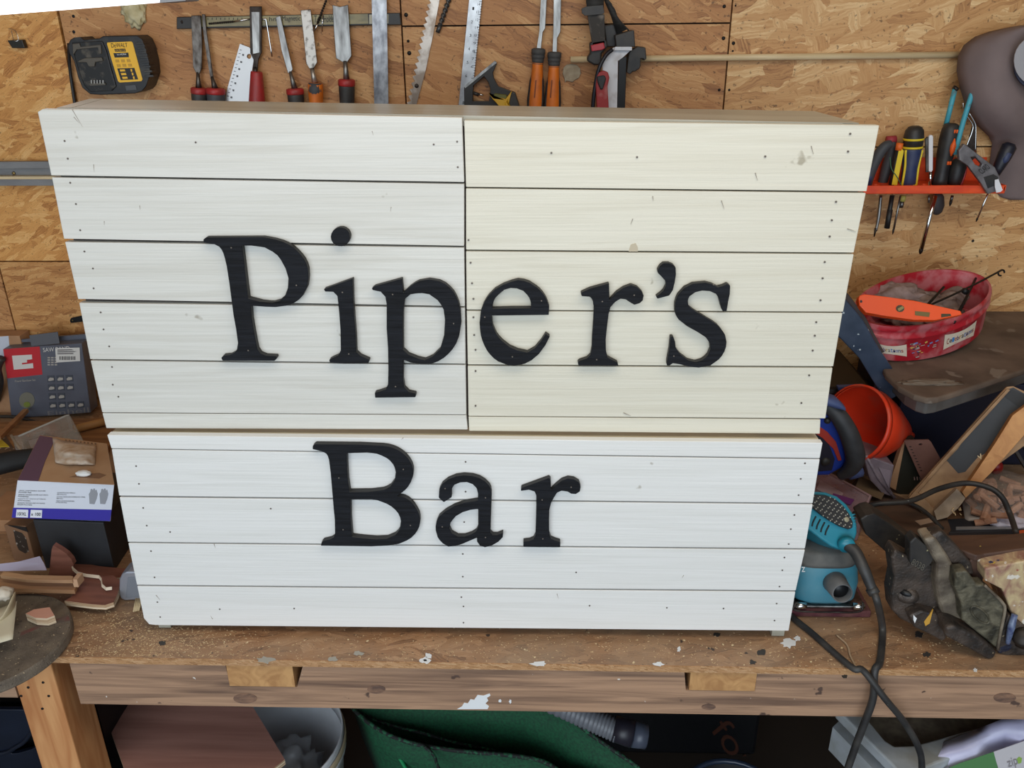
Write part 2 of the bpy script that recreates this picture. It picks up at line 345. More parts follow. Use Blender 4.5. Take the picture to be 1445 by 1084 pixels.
for x, y in ((28, 963), (40, 970), (61, 963), (69, 982), (30, 982), (60, 1000)):
    p = oy(x, y, BF+.004); lathe('screw', p+V((0, -.001, 0)), p+V((0, .003, 0)), [(0, .002), (1, .0022)], scr, bench, seg=8)
abox('apron', -1.9, lx0-.002, BF+.004, BF+.049, za+.01, BZ-BT, beam, bench)
lower = abox('lower_shelf', -1.9, 1.9, BF+.09, WY-.02, .30, .32, M('lower_shelf_board', (62, 52, 44), .8), bench)
for k in range(1, 3): pass
# paint splat on the apron + flakes on the bench
wp = M('white_paint_spill', (226, 228, 230), .5)
def splat(nm, c, fn, r, par, seed, mat=wp, el=1.0, ang=0):
    rr = random.Random(seed); q = []
    for k in range(14):
        a = 2*math.pi*k/14; d = r*(.55+.6*rr.random()); x, y = d*math.cos(a)*el, d*math.sin(a)
        q.append((c[0]+x*math.cos(ang)-y*math.sin(ang), c[1]+x*math.sin(ang)+y*math.cos(ang)))
    return card(nm, q, fn, mat, par, lift=.0006)
prism('paint_spill', [oy(x, y, BF+.0035) for x, y in ((645, 1001), (652, 997), (655, 992), (660, 993), (664, 987), (669, 988), (674, 981), (682, 982), (691, 979), (692, 982), (687, 985), (689, 989), (685, 993), (690, 997), (688, 1001))], (0, .0006, 0), wp, bench)
for i, (x, y, r, e) in enumerate(((627, 946, 4, 2), (640, 944, 3, 1.6), (593, 943, 3, 1.5), (720, 990, 3, .7), (706, 989, 3, .8))):
    if y > 948: splat('paint_spill', (x, y), lambda a, b: oy(a, b, BF+.0035), r, bench, i, el=e)
for i, (x, y, r, e) in enumerate(((600, 932, 5, 1.6), (470, 930, 4, 2), (375, 932, 5, 2.6), (505, 922, 4, 2), (1112, 908, 7, 1.6), (1125, 901, 4, 1.2), (958, 917, 4, .7), (1376, 946, 3, 1), (605, 926, 5, 1.3), (760, 937, 4, 3), (930, 938, 3, 3))):
    splat('paint_spill', (x, y), lambda a, b: oz(a, b, BZ), r, bench, 20+i, el=e, mat=wp if i > 3 or i == 0 else M('grey_filler', (165, 160, 150), .8))
dk = M('dark_screw_hole', (55, 52, 50), .6)
for i, (x, y, r) in enumerate(((1012, 896, 3.5), (1074, 921, 5), (1062, 935, 3.5), (1296, 896, 5), (1308, 924, 4), (1192, 955, 3), (230, 908, 4), (600, 932, 2))):
    splat('stain', (x, y), lambda a, b: oz(a, b, BZ), r, bench, 60+i, el=1.5, mat=dk)
for x, y, a_, b_, m_ in ((346, 986, 17, 7, 'dark_knot'), (531, 973, 13, 6, 'dark_knot'), (1000, 998, 10, 4, 'dark_knot'), (1418, 985, 16, 7, 'dark_knot')):
    prism('knot', [oy(x+a_*math.cos(k*math.pi/8), y+b_*math.sin(k*math.pi/8), BF+.0034) for k in range(16)], (0, .0006, 0), M('dark_knot', (92, 70, 60), .7, c2=(140, 106, 84), sc=(60, 60, 160)), bench)
# sawdust, loose: one heap of grains nobody could count
v = []; f = []
for k in range(3200):
    if rnd.random() < .62: px, py = rnd.gauss(200, 75), rnd.uniform(862, 940)
    else: px, py = rnd.uniform(120, 1400), rnd.uniform(893, 950)
    p = oz(px, py, BZ)
    if p.y < BF+.002: continue
    s = rnd.uniform(.0003, .0010); a = rnd.random()*3.1; q = rnd.uniform(.5, 2.4); n = len(v)
    e = V((math.cos(a)*s*q, math.sin(a)*s*q, 0)); h = V((-math.sin(a)*s, math.cos(a)*s, 0))*.6
    v += [p-e-h, p+e-h, p+e+h, p-e+h, p+V((0, 0, s*.9))]; f += [(n, n+1, n+4), (n+1, n+2, n+4), (n+2, n+3, n+4), (n+3, n, n+4)]
obj('sawdust', v, f, M('sawdust', (196, 168, 128), .8), None, label='pale sawdust and shavings scattered over the front of the bench top', cat='sawdust', kind='stuff')
# ceiling lamp, top left corner ---------------------------------
lt = T('ceiling_light', 'glowing white ceiling light panel at the top left corner of the picture', 'lamp', oy(110, -60, 1.3))
q = [oy(x, y, 1.3) for x, y in ((-60, 24), (224, 2), (232, -70), (-60, -60))]
prism('diffuser', q, (0, .05, 0), M('lit_diffuser', (250, 250, 255), .4, emit=2.2), lt, bevel=.004)
q = [oy(x, y, 1.3) for x, y in ((225, 4), (262, 1), (268, -70), (233, -70))]
prism('end_cap', q, (0, .05, 0), M('lamp_end', (150, 150, 155), .5), lt)
# ================================================================ SIGN
SY = 1.01; LY = SY-.0195
sign = T('slatted_sign', 'large white slatted timber sign with black serif letters standing upright on the workbench', 'sign', V((-.11, SY+.06, BZ)))
def paint(name, c, c2, warm=0):
    return M(name, c, .42, c2=c2, sc=(3, 30, 70), dist=1.2, det=5, bump=.22, bsc=(7, 60, 340), lo=.42, hi=.85, amt=.8, specks=(((c[0]*.78, c[1]*.76, c[2]*.72), 26, .735),))
pL = paint('white_paint_left', (213, 211, 204), (192, 188, 177)); pR = paint('cream_paint_right', (217, 212, 196), (202, 195, 176)); pB = paint('white_paint_low', (228, 227, 224), (216, 215, 210))
def planks(rows, Y, mats):
    out = []
    for k, r in enumerate(rows):
        lo = [oy(x, y, Y) for x, y in r]
        out.append(prism('plank', lo, (0, .0105, 0), mats, sign, bevel=.0008))
    return out
PLU = [[(53, 158), (60, 154), (652, 166), (655, 257), (72, 247.5), (60, 190)],
       [(73, 250.5), (655, 259.8), (655, 347), (90, 337)], [(91.5, 341.5), (655, 349.7), (656, 432.3), (110, 422), ],
       [(111.5, 427.5), (656, 434.5), (657, 513.3), (127, 506.8)], [(127.7, 509), (657, 515.4), (658, 585), (144, 582)], [(144.3, 583.3), (658, 586.2), (660, 606.5), (150, 604.5)]]
PRU = [[(655, 170), (1241, 177), (1223, 270), (657.5, 263.7)], [(657.5, 266), (1222, 272.5), (1205, 356.5), (657.6, 352.3)], [(657.6, 354.8), (1205, 359), (1190, 440), (658.5, 436.8)],
       [(658.6, 438.9), (1189, 442), (1176, 517), (660, 514.2)], [(660, 516.4), (1175, 519.4), (1165, 590.5), (661, 587)], [(661, 588.2), (1158, 592.3), (1157, 612.5), (662, 608.5)]]
PLO = [[(151, 614), (1161, 625), (1157, 647), (157, 633)], [(157.5, 634.2), (1157, 648.6), (1147, 710.3), (168, 699.8)],
       [(168.6, 702), (1147, 712.3), (1136, 774.3), (180.5, 765)], [(181, 766.8), (1136, 776.3), (1123, 833.6), (193, 825.6)], [(193.5, 827.6), (1122.5, 835.7), (1113, 890.5), (222, 882.5), (210, 881), (203, 873)]]
planks(PLU, SY, pL); planks(PRU, SY+.001, pR); planks(PLO, LY, pB)
# crate behind the planks: taupe top, ends, ledge
tau = M('taupe_paint', (178, 176, 162), .3, c2=(156, 152, 138), sc=(3, 30, 30), bump=.2, specks=(((232, 228, 215), 60, .74),))
ztop = oy(700, 170, SY+.012).z
TB = [oy(80, 152, SY+.012), oy(1212, 173.5, SY+.012), V(), V()]
zr = TB[1].z; zl = TB[0].z
TB[2] = oz(1138, 159, zr+.001); TB[3] = oz(145, 138.5, zl)
TBn = [TB[0], TB[1], V((TB[2].x, SY+.138, zr)), V((TB[3].x+.004, SY+.138, zl))]
TBn[3] = oz(128, 139, zl-.001); TBn[3].y = SY+.135; TBn[2].x = oy(1150, 160, SY+.135).x
prism('top_board', TBn, (0, 0, -.018), tau, sign, bevel=.001)
hh = .32
prism('side_board', [TBn[0], TBn[3], V((TBn[3].x-.004, SY+.135, BZ+hh+.02)), V((oy(155, 604, SY+.012).x, SY+.012, BZ+hh+.02))], (.018, 0, 0), tau, sign)
prism('side_board', [TBn[1], TBn[2], V((TBn[2].x-.006, SY+.135, BZ+hh+.02)), V((oy(1150, 610, SY+.012).x, SY+.012, BZ+hh+.02))], (-.018, 0, 0), tau, sign)
# lower crate
a = oy(152, 614, LY+.0105); b = oy(1160, 625, LY+.0105)
ledge = M('cream_ledge_paint', (232, 226, 204), .25, c2=(216, 208, 184), sc=(3, 40, 40), bump=.1)
prism('ledge_board', [V((a.x+.001, LY+.0106, a.z-.0005)), V((b.x-.001, LY+.0106, b.z-.0005)), V((b.x-.002, SY+.135, b.z-.0005)), V((a.x+.002, SY+.135, a.z-.0005))], (0, 0, -.017), ledge, sign)
for x, z in ((a.x+.012, a.z), (b.x-.03, b.z)):
    abox('side_board', x, x+.018, LY+.0106, SY+.135, BZ+.001, z-.019, tau, sign)
abox('bottom_board', a.x+.04, b.x-.04, LY+.03, SY+.135, BZ+.008, BZ+.024, tau, sign)
# dark backing so the joints read dark
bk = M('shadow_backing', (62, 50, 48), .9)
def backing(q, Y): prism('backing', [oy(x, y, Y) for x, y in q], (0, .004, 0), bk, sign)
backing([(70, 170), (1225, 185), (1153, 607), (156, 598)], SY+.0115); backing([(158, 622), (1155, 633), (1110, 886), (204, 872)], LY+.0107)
# nail heads (pin holes)
nl = M('nail_head', (105, 95, 88), .5, .5); v = []; f = []
NH = [(91, 199, 0), (95.5, 224, 0), (99, 258, 0), (107, 288, 0), (113, 325, 0), (119, 355, 0), (131, 379, 0), (132, 407, 0), (142, 441, 0), (146, 465, 0), (154, 489, 0), (158, 518, 0), (159, 543, 0), (167, 560, 0), (276, 201, 0), (612, 204, 0),
      (778, 216, 0), (899, 222, 0), (1080, 221, 0), (1200, 189, 0), (1197, 214, 0), (1180, 285, 0), (1174, 311, 0), (1171, 334, 0), (1164, 370, 0), (1161, 393, 0), (1158, 424, 0), (1152, 455, 0), (1150, 474, 0), (1147, 495, 0), (1142, 530, 0), (1131, 569, 0),
      (661, 339, 0), (664, 371, 0), (666, 400, 0), (668, 422, 0), (668, 448, 0), (669, 473, 0), (671, 494, 0), (671, 524, 0), (671, 573, 0), (645, 200, 0), (646, 236, 0),
      (192, 658, 1), (196, 683, 1), (202, 717, 1), (207, 742, 1), (213, 778, 1), (218, 815, 1), (222, 850, 1), (226, 871, 1), (382, 718, 1), (240, 751, 1), (657, 652, 1), (657, 694, 1), (655, 737, 1), (653, 782, 1), (653, 814, 1), (651, 843, 1), (654, 856, 1), (654, 879, 1),
      (1136, 654, 1), (1130, 676, 1), (1127, 699, 1), (1121, 727, 1), (1116, 747, 1), (1113, 768, 1), (1107, 787, 1), (1104, 805, 1), (1100, 828, 1), (1096, 852, 1), (1093, 876, 1), (832, 855, 1), (941, 858, 1), (813, 808, 1), (1021, 859, 1), (415, 859, 1), (310, 860, 1)]
for x, y, lo in NH:
    Y = (LY if lo else SY)-.0004; p = oy(x, y, Y); n = len(v)
    for k in range(8): v.append(p+V((math.cos(k*math.pi/4)*.00125, 0, math.sin(k*math.pi/4)*.00125)))
    for k in range(8): v.append(v[n+k]+V((0, .0008, 0)))
    f.append(tuple(n+k for k in range(8)))
    for k in range(8): f.append((n+k, n+(k+1) % 8, n+8+(k+1) % 8, n+8+k))
obj('nail_heads', v, f, nl, sign, kind='stuff')
# small knocks, knots and scratches in the paint
scm = M('paint_scratch', (150, 140, 128), .7)
for q, lo in (((102, 155, 117, 180), 0), ((104, 165, 112, 174), 0), ((132, 232, 133, 243), 0), ((525, 185, 527, 192), 0), ((552, 292, 551, 300), 0), ((197, 290, 198, 297), 0), ((147, 312, 147, 319), 0),
              ((1066, 244, 1069, 255), 0), ((1018, 283, 1022, 295), 0), ((893, 309, 890, 317), 0), ((1145, 206, 1148, 218), 0), ((921, 277, 922, 284), 0), ((1196, 323, 1208, 327), 0), ((220, 840, 226, 847), 1), ((302, 768, 304, 774), 1), ((569, 618, 566, 621), 1), ((786, 838, 788, 846), 1), ((965, 812, 962, 816), 1), ((300, 874, 297, 869), 1), ((880, 583, 890, 587), 0)):
    x0, y0, x1, y1 = q; Y = (LY if lo else SY)-.0003; n = V((-(y1-y0), x1-x0, 0)).normalized()*.45
    prism('scratch', [oy(x0+n.x, y0+n.y, Y), oy(x1, y1, Y), oy(x0-n.x, y0-n.y, Y)], (0, .0008, 0), scm, sign)
# notch chip in right panel
card('scratch', [(887, 355), (890, 345), (897, 343), (900, 349), (900, 355)], lambda a, b: oy(a, b, SY+.001), M('bare_wood_chip', (190, 178, 155), .7), sign)
# letters -------------------------------------------------------
def LT(o, s, pts, holes, Y, name='letter'):
    cv = lambda l: [oy(o[0]+x/s, o[1]+y/s, Y-.0095) for x, y in l]
    ob = prism(name, [cv(pts)]+[cv(h) for h in holes], (0, .0093, 0), black_paint, sign, bevel=.0006, seg=1)
    ob.data.materials.append(black_side)
    for p in ob.data.polygons:
        if abs(p.normal.y) < .5: p.material_index = 1
    return ob
def pins(par, pts, Y):
    for x, y in pts:
        p = oy(x, y, Y-.0101); lathe('pin', p, p+V((0, .001, 0)), [(0, .0009), (1, .0012)], M('pin_metal', (120, 112, 105), .5, .4), par, seg=8)
o1 = LT((280, 310), 5.161, [(35, 145), (55, 130), (470, 128), (560, 145), (610, 160), (650, 178), (690, 202), (720, 230), (748, 260), (770, 290), (787, 325), (797, 360), (801, 420), (792, 490), (755, 560), (730, 585), (700, 605), (640, 628), (560, 638), (480, 635), (382, 628), (388, 720), (405, 820), (420, 900), (430, 945), (450, 975), (490, 992), (568, 996), (570, 1012), (555, 1030), (175, 1028), (165, 1008), (180, 992), (225, 988), (262, 970), (280, 945), (287, 900), (272, 790), (255, 700), (243, 610), (225, 470), (205, 340), (192, 285), (180, 245), (168, 220), (150, 198), (115, 180), (35, 168)],
    [[(318, 190), (385, 190), (480, 203), (540, 235), (575, 262), (600, 295), (635, 360), (655, 430), (650, 500), (630, 555), (590, 590), (535, 606), (460, 597), (365, 572), (352, 470), (338, 350)]], SY)
pins(o1, ((326, 350), (418, 403), (350, 495)), SY)
o2 = LT((440, 310), 4.168, [(70, 410), (240, 348), (243, 470), (250, 580), (258, 680), (262, 780), (285, 802), (338, 825), (333, 845), (190, 848), (105, 842), (102, 825), (120, 815), (155, 800), (170, 770), (168, 650), (160, 540), (150, 450), (125, 425), (78, 424)], [], SY)
pins(o2, ((483, 413), (492, 500)), SY)
LT((440, 310), 4.168, [(168+57*math.cos(k*math.pi/9), 102+56*math.sin(k*math.pi/9)) for k in range(18)], [], SY, 'letter_dot')
o3 = LT((440, 310), 4.168, [(352, 405), (370, 392), (530, 348), (538, 430), (580, 392), (605, 375), (630, 362), (690, 352), (750, 362), (783, 378), (810, 400), (833, 425), (850, 455), (864, 490), (873, 530), (878, 610), (865, 690), (850, 728), (830, 760), (804, 790), (775, 815), (740, 836), (700, 850), (640, 850), (580, 842), (538, 825), (537, 940), (545, 990), (570, 1015), (612, 1025), (610, 1045), (372, 1048), (370, 1020), (400, 1012), (435, 1000), (448, 970), (450, 880), (448, 760), (440, 640), (440, 500), (432, 455), (405, 425), (358, 415)],
    [[(545, 470), (580, 440), (640, 432), (690, 440), (740, 475), (762, 505), (775, 530), (783, 590), (778, 680), (755, 760), (710, 805), (665, 825), (620, 815), (570, 795), (538, 765), (537, 640), (538, 540)]], SY)
pins(o3, ((554, 416), (640, 457), (558, 546)), SY)
o4 = LT((660, 370), 6.775, [(775, 505), (779, 430), (760, 370), (742, 333), (720, 300), (692, 268), (660, 240), (590, 195), (540, 178), (480, 170), (420, 185), (340, 215), (260, 260), (200, 320), (172, 360), (150, 400), (125, 470), (113, 580), (117, 640), (125, 700), (140, 752), (160, 800), (182, 842), (210, 880), (248, 920), (290, 950), (380, 985), (460, 990), (540, 975), (610, 940), (680, 880), (740, 800), (785, 712), (745, 685), (700, 755), (640, 825), (570, 865), (480, 845), (400, 810), (330, 755), (300, 722), (275, 690), (240, 610), (228, 512)],
    [[(235, 430), (250, 370), (267, 340), (290, 315), (350, 265), (410, 248), (470, 252), (530, 275), (570, 315), (590, 345), (602, 380), (605, 440), (420, 440), (238, 445)]], SY)
pins(o4, ((764, 425), (684, 448), (723, 504)), SY)
o5 = LT((800, 360), 6.021, [(118, 322), (200, 285), (358, 242), (362, 385), (420, 320), (480, 280), (545, 255), (600, 275), (640, 315), (652, 345), (645, 385), (620, 410), (575, 424), (540, 405), (500, 378), (455, 372), (410, 400), (370, 445), (355, 500), (340, 620), (330, 720), (332, 815), (345, 870), (380, 890), (430, 915), (438, 942), (98, 940), (92, 912), (110, 900), (170, 880), (200, 850), (212, 790), (215, 700), (225, 560), (230, 450), (220, 390), (205, 365), (190, 355), (125, 350)], [], SY)
pins(o5, ((850, 426), (895, 417), (842, 508)), SY)
LT((800, 360), 6.021, [(770, 130), (790, 95), (820, 70), (870, 70), (905, 85), (925, 110), (927, 170), (915, 240), (900, 300), (870, 345), (770, 372), (758, 355), (790, 332), (820, 305), (843, 260), (840, 225), (810, 190), (775, 155)], [], SY, 'apostrophe')
o6 = LT((800, 360), 6.021, [(1388, 260), (1385, 330), (1370, 400), (1358, 478), (1325, 480), (1310, 440), (1295, 380), (1283, 352), (1265, 330), (1215, 308), (1150, 303), (1090, 318), (1045, 350), (1033, 370), (1028, 395), (1031, 420), (1040, 440), (1085, 475), (1160, 520), (1250, 575), (1285, 602), (1310, 630), (1345, 680), (1357, 740), (1353, 780), (1340, 820), (1318, 858), (1290, 890), (1220, 940), (1120, 958), (1040, 950), (960, 930), (900, 920), (870, 942), (850, 940), (850, 905), (870, 800), (880, 695), (905, 695), (920, 740), (925, 790), (945, 822), (970, 850), (1030, 895), (1095, 912), (1150, 895), (1178, 874), (1200, 850), (1220, 800), (1215, 750), (1180, 700), (1110, 655), (1020, 605), (950, 550), (930, 520), (918, 485), (917, 447), (920, 410), (930, 373), (945, 340), (1000, 280), (1070, 245), (1180, 235), (1240, 250), (1285, 275), (1330, 262), (1365, 245)], [], SY)
pins(o6, ((951, 503), (1007, 402)), SY)
o7 = LT((430, 615), 6.378, [(70, 122), (72, 95), (90, 78), (500, 82), (700, 92), (750, 99), (790, 110), (832, 127), (870, 150), (908, 182), (940, 220), (962, 258), (975, 300), (977, 340), (970, 380), (953, 422), (930, 460), (908, 486), (880, 510), (830, 545), (900, 560), (932, 577), (960, 600), (987, 632), (1010, 670), (1027, 703), (1036, 740), (1037, 780), (1030, 820), (1013, 857), (990, 890), (958, 921), (920, 945), (850, 975), (740, 992), (600, 998), (145, 992), (150, 965), (165, 950), (230, 935), (262, 915), (272, 880), (270, 760), (258, 640), (245, 480), (232, 330), (218, 220), (208, 188), (195, 165), (170, 150), (140, 140)],
    [[(378, 160), (560, 152), (650, 165), (695, 182), (740, 205), (770, 230), (795, 260), (810, 293), (818, 330), (810, 400), (770, 455), (738, 475), (700, 490), (600, 502), (405, 505), (390, 400), (382, 280)], [(412, 575), (600, 575), (655, 584), (700, 600), (742, 617), (780, 640), (813, 668), (840, 700), (857, 735), (865, 770), (855, 840), (836, 870), (810, 895), (740, 925), (640, 930), (520, 920), (428, 908), (415, 740)]], LY)
pins(o7, ((478, 675), (569, 663), (579, 742), (484, 748)), LY)
o8 = LT((600, 655), 6.283, [(120, 290), (125, 225), (150, 180), (200, 140), (270, 112), (340, 102), (420, 108), (480, 125), (530, 155), (570, 195), (583, 225), (588, 260), (585, 380), (580, 500), (578, 610), (600, 632), (640, 632), (690, 612), (688, 650), (650, 690), (590, 725), (530, 740), (485, 725), (460, 690), (458, 655), (400, 680), (330, 710), (270, 728), (205, 735), (155, 705), (128, 678), (110, 650), (93, 590), (92, 555), (98, 520), (120, 470), (180, 420), (260, 375), (350, 345), (468, 325), (468, 260), (455, 215), (420, 180), (370, 162), (310, 165), (260, 185), (235, 220), (232, 260), (235, 295), (165, 340), (120, 300)],
    [[(470, 400), (400, 408), (330, 430), (270, 465), (225, 520), (215, 570), (235, 615), (290, 645), (350, 645), (410, 625), (450, 600), (470, 560)]], LY)
pins(o8, ((628, 690), (685, 703), (624, 744), (685, 759)), LY)
o9 = LT((600, 655), 6.283, [(848, 240), (852, 215), (1098, 125), (1112, 140), (1115, 235), (1160, 190), (1210, 150), (1265, 130), (1320, 138), (1365, 165), (1378, 205), (1372, 245), (1335, 268), (1295, 265), (1260, 245), (1210, 238), (1170, 255), (1140, 300), (1115, 350), (1100, 410), (1098, 520), (1100, 620), (1115, 665), (1150, 680), (1198, 695), (1198, 738), (870, 735), (870, 690), (920, 685), (960, 670), (978, 630), (982, 500), (985, 380), (985, 280), (970, 245), (920, 230)], [], LY)
pins(o9, ((806, 688), (765, 706), (766, 761)), LY)
# ================================================================ WALL TOOLS
def base(x, y, d=.02): return W(x, y, d)
G_CH = 'chisels on the magnetic strip'
# binder clip
t = T('binder_clip', 'small black binder clip hanging from a nail at the upper left', 'clip', base(25, 60))
py_('clip_body', [(10, 57), (31, 56), (35, 68), (17, 68)], WY-.014, .012, M('clip_black', (48, 46, 42), .4, .5), t, bevel=.001)
tube('wire_handle', [W(12, 40, .004), W(16, 41, .006), W(22, 44, .01), W(26, 56, .013), W(20, 57, .014), W(16, 43, .008)], .0008, chrome, t, seg=6)
# battery charger
t = T('battery_charger', 'black battery charger with a yellow label hanging on the board wall', 'charger', base(150, 90, .03))
CHY = WY-.052
ch = M('charger_black', (26, 27, 30), .45, c2=(62, 58, 52), sc=(50, 50, 50), lo=.5, hi=.75)
py_('housing', [(95, 66), (97, 60), (99, 56), (104, 53), (113, 52), (118, 56), (140, 54), (145, 51), (193, 50), (200, 55), (205, 66), (210, 86), (212, 104), (206, 122), (201, 128), (190, 132), (142, 134), (127, 133), (116, 124), (110, 110), (104, 86), (98, 76)], CHY, .05, ch, t, bevel=.006, seg=3)
py_('battery_dock', [(101, 60), (144, 58), (150, 72), (157, 98), (164, 122), (158, 128), (127, 130), (118, 120), (112, 104), (105, 82)], CHY-.003, .01, M('dock_black', (12, 12, 13), .5, c2=(96, 88, 76), sc=(70, 70, 70), lo=.54, hi=.78), t, bevel=.002)
py_('dock_rail', [(110, 86), (119, 82), (143, 81), (145, 86), (134, 88), (133, 94), (125, 94), (122, 88), (110, 88)], CHY-.007, .006, M('dock_rail', (84, 78, 68), .5), t, bevel=.001)
py_('dock_rail', [(102, 62), (112, 61), (113, 66), (142, 63), (143, 76), (140, 76), (138, 67), (108, 70), (103, 78)], CHY-.006, .006, M('dock_rail', (84, 78, 68), .5), t, bevel=.001)
for k in range(5):
    x = 128+k*4.1; py_('contact', [(x, 113), (x+1.6, 113), (x+1.8, 118), (x+.2, 118)], CHY-.008, .005, chrome, t)
py_('dock_rail', [(126, 118), (148, 117), (149, 120), (127, 121)], CHY-.007, .005, M('dock_rail', (84, 78, 68), .5), t)
lab = py_('label', [(151.5, 60), (185, 58.5), (187, 60), (201, 112), (199.5, 114.5), (169, 116.5), (166.5, 114.5), (151, 62)], CHY-.001, .001, M('yellow_label', (240, 185, 38), .4), t)
f_ = lambda a, b: oy(a, b, CHY-.0012)
blk = M('print_black', (22, 22, 22), .5); yel = M('print_yellow', (240, 185, 38), .45); wht = M('print_white', (235, 235, 232), .5)
text('lettering', 'DeWALT', [(156.5, 61), (179.5, 60.5), (180.5, 66.3), (157.5, 67.3)], f_, blk, lab)
for q in (((161.5, 69), (176.5, 68.5), (177.6, 72.6), (162.7, 73)), ((160, 75), (181, 74.2), (182, 80.6), (162, 81.3)), ((165.5, 96.5), (189.5, 95.8), (195, 112), (170.5, 113))): card('print', q, f_, blk, lab, lift=.0004)
f2 = lambda a, b: oy(a, b, CHY-.0018)
text('lettering', 'DCB112', [(163, 69.6), (175.8, 69.2), (176.6, 71.8), (163.8, 72.3)], f2, yel, lab)
text('lettering', 'Li-ION', [(165, 75.8), (177.5, 75.3), (178.3, 77.6), (165.8, 78)], f2, wht, lab)
for k in range(3):
    x, y = 169+k*1.7, 98+k*5.2; card('print', [(x, y), (x+7, y-.3), (x+8, y+2.6), (x+.9, y+3)], f2, yel, lab, lift=.0004)
    x = 184+k*1.7; card('print', [(x, y-.5), (x+2.2, y-.7), (x+3, y+3), (x+1, y+3.2)], f2, yel, lab, lift=.0004)
for k in range(3):
    for j in range(2):
        x, y = 162.5+k*8+j*2, 84+j*6.5-k*.3; card('print', [(x, y), (x+5, y), (x+6, y+4), (x+1, y+4.2)], f_, M('print_ochre', (196, 148, 40), .5), lab, lift=.0004)
for k in range(8):
    x, y = 190.5+k*2.0, 60+k*6.6; py_('cooling_rib', [(x, y), (x+11, y-.6), (x+12.5, y+2.2), (x+1, y+3)], CHY-.003, .02, ch, t, bevel=.0008)
py_('latch', [(176, 121), (191, 119.5), (193, 127), (178, 128)], CHY-.0015, .003, M('latch_grey', (70, 72, 76), .4), t, bevel=.0006)
tube('power_cord', [W(97, 62, .03), W(97.5, 80, .02), W(99, 100, .012), W(102, 122, .01), W(106, 150, .01), W(112, 200, .01)], .0032, M('cord_black', (32, 30, 30), .5), t)
# expanding foam blob
t = lump('foam_blob', W(188, 12, .004), (.019, .008, .028), M('cream_foam', (214, 204, 166), .8, c2=(180, 165, 120), sc=(60, 60, 60)), None, seed=3, amp=.45, freq=1.6, label='cream blob of hardened foam dripping on the wall above the charger', cat='foam')
# magnetic strip
t = T('magnetic_tool_holder', 'long dark magnetic bar on the wall that holds the chisels', 'tool holder', base(400, 35))
py_('bar', [(249, 24), (564, 18), (566, 35), (249, 41)], WY-.011, .010, M('bar_black', (40, 38, 36), .45), t, bevel=.0012)
sl = py_('paper_insert', [(271, 24.6), (519, 19.6), (520, 33.4), (271, 38)], WY-.0118, .001, M('yellowed_insert', (158, 145, 96), .35, c2=(120, 112, 78), sc=(20, 60, 60)), t)
py_('paper_insert', [(521, 20.6), (548, 20), (548, 33), (521, 33.6)], WY-.0118, .001, M('clear_insert', (172, 165, 140), .3), t)
fm = lambda a, b: oy(a, b, WY-.0121)
for s, a, b in (('Magnetic', 398, 424), ('Tool', 443, 457), ('Holder', 457, 473)): text('lettering', s, [(a, 22.6-(a-398)*.014), (b, 22.2-(a-398)*.014), (b, 31.2), (a, 31.6)], fm, blk, sl)
text('lettering', 'hm', [(380, 24), (393, 23.6), (393, 29.6), (380, 30)], fm, blk, sl)
for k in range(9):
    x = 293+k*6; card('print', [(x, 25), (x+.7, 25), (x+.7, 28), (x, 28)], fm, blk, sl)
lathe('fixing_screw', W(257, 31, .012), W(257, 31, .009), [(0, .0015), (.3, .003), (1, .003)], dark_steel, t, seg=10)
CY_ = WY-.0155
def chisel(name, label, blade, neck, nr, hand, hr, mats, bm=old_steel, bev=None, th=.004, ring=None, group=G_CH, cat='chisel', prof=None, Y=CY_):
    t = T(name, label, cat, oy(*blade[0], Y), group)
    py_('blade', blade, Y-th/2, th, bm, t, bevel=.0009)
    if bev: py_('bevel_face', bev, Y-th/2-.0008, .0008, bright, t)
    a = oy(*neck[0], Y); b = oy(*neck[1], Y-.003)
    lathe('neck', a, b, [(0, pxm(0, 0, a, nr[0])), (.5, pxm(0, 0, a, (nr[0]+nr[1])/2*.92)), (1, pxm(0, 0, a, nr[1]))], bm, t, seg=12)
    c = oy(*hand[0], Y-.003); d = oy(*hand[1], Y-.003)
    P = prof or [(0, .86), (.02, 1), (.12, 1.0), (.3, .9), (.5, .84), (.8, .95), (.97, 1.02), (1, .8)]
    R = pxm(0, 0, c, hr)
    lathe('handle', c, d, [(x, y*R) for x, y in P], mats[0], t, seg=18)
    if len(mats) > 1 and mats[1]:
        e = c+(d-c)*.075; lathe('collar', c-(d-c)*.002, e, [(0, .9*R), (.15, 1.06*R), (.85, 1.07*R), (1, 1.0*R)], mats[1], t, seg=18)
    if len(mats) > 2 and mats[2]:
        e = c+(d-c)*.3; v, f = glathe(c+V((0, -R*.1, 0)), e+V((0, -R*.1, 0)), [(0, .9*R), (.3, .96*R), (.8, .7*R), (1, .1*R)], 14); obj('grip_inset', v, f, mats[2], t, smooth=True)
    return t
bright = steel
grip_bk = M('chisel_grip_black', (40, 40, 42), .55, c2=(60, 58, 55), sc=(60, 60, 60)); grip_gy = M('chisel_grip_grey', (66, 68, 72), .6)
chisel('chisel', 'narrow tarnished chisel with a red collar, leftmost tool on the magnetic strip', [(269.5, 22), (283, 21.5), (285, 60), (284.6, 96), (281.5, 104), (277, 104), (272.5, 95)], [(279, 102), (280.5, 125)], (2, 4.6), [(281, 124), (285, 235)], 11, (grip_bk, red_pl))
chisel('chisel', 'very thin chisel with a dark grey handle, second from the left on the strip', [(284.5, 20), (289, 20), (292, 50), (296, 75), (301, 112), (297, 112), (291, 76), (286, 40)], [(299, 108), (303.5, 125)], (2, 4.6), [(304, 124.5), (311, 235)], 12.5, (grip_gy, red_pl))
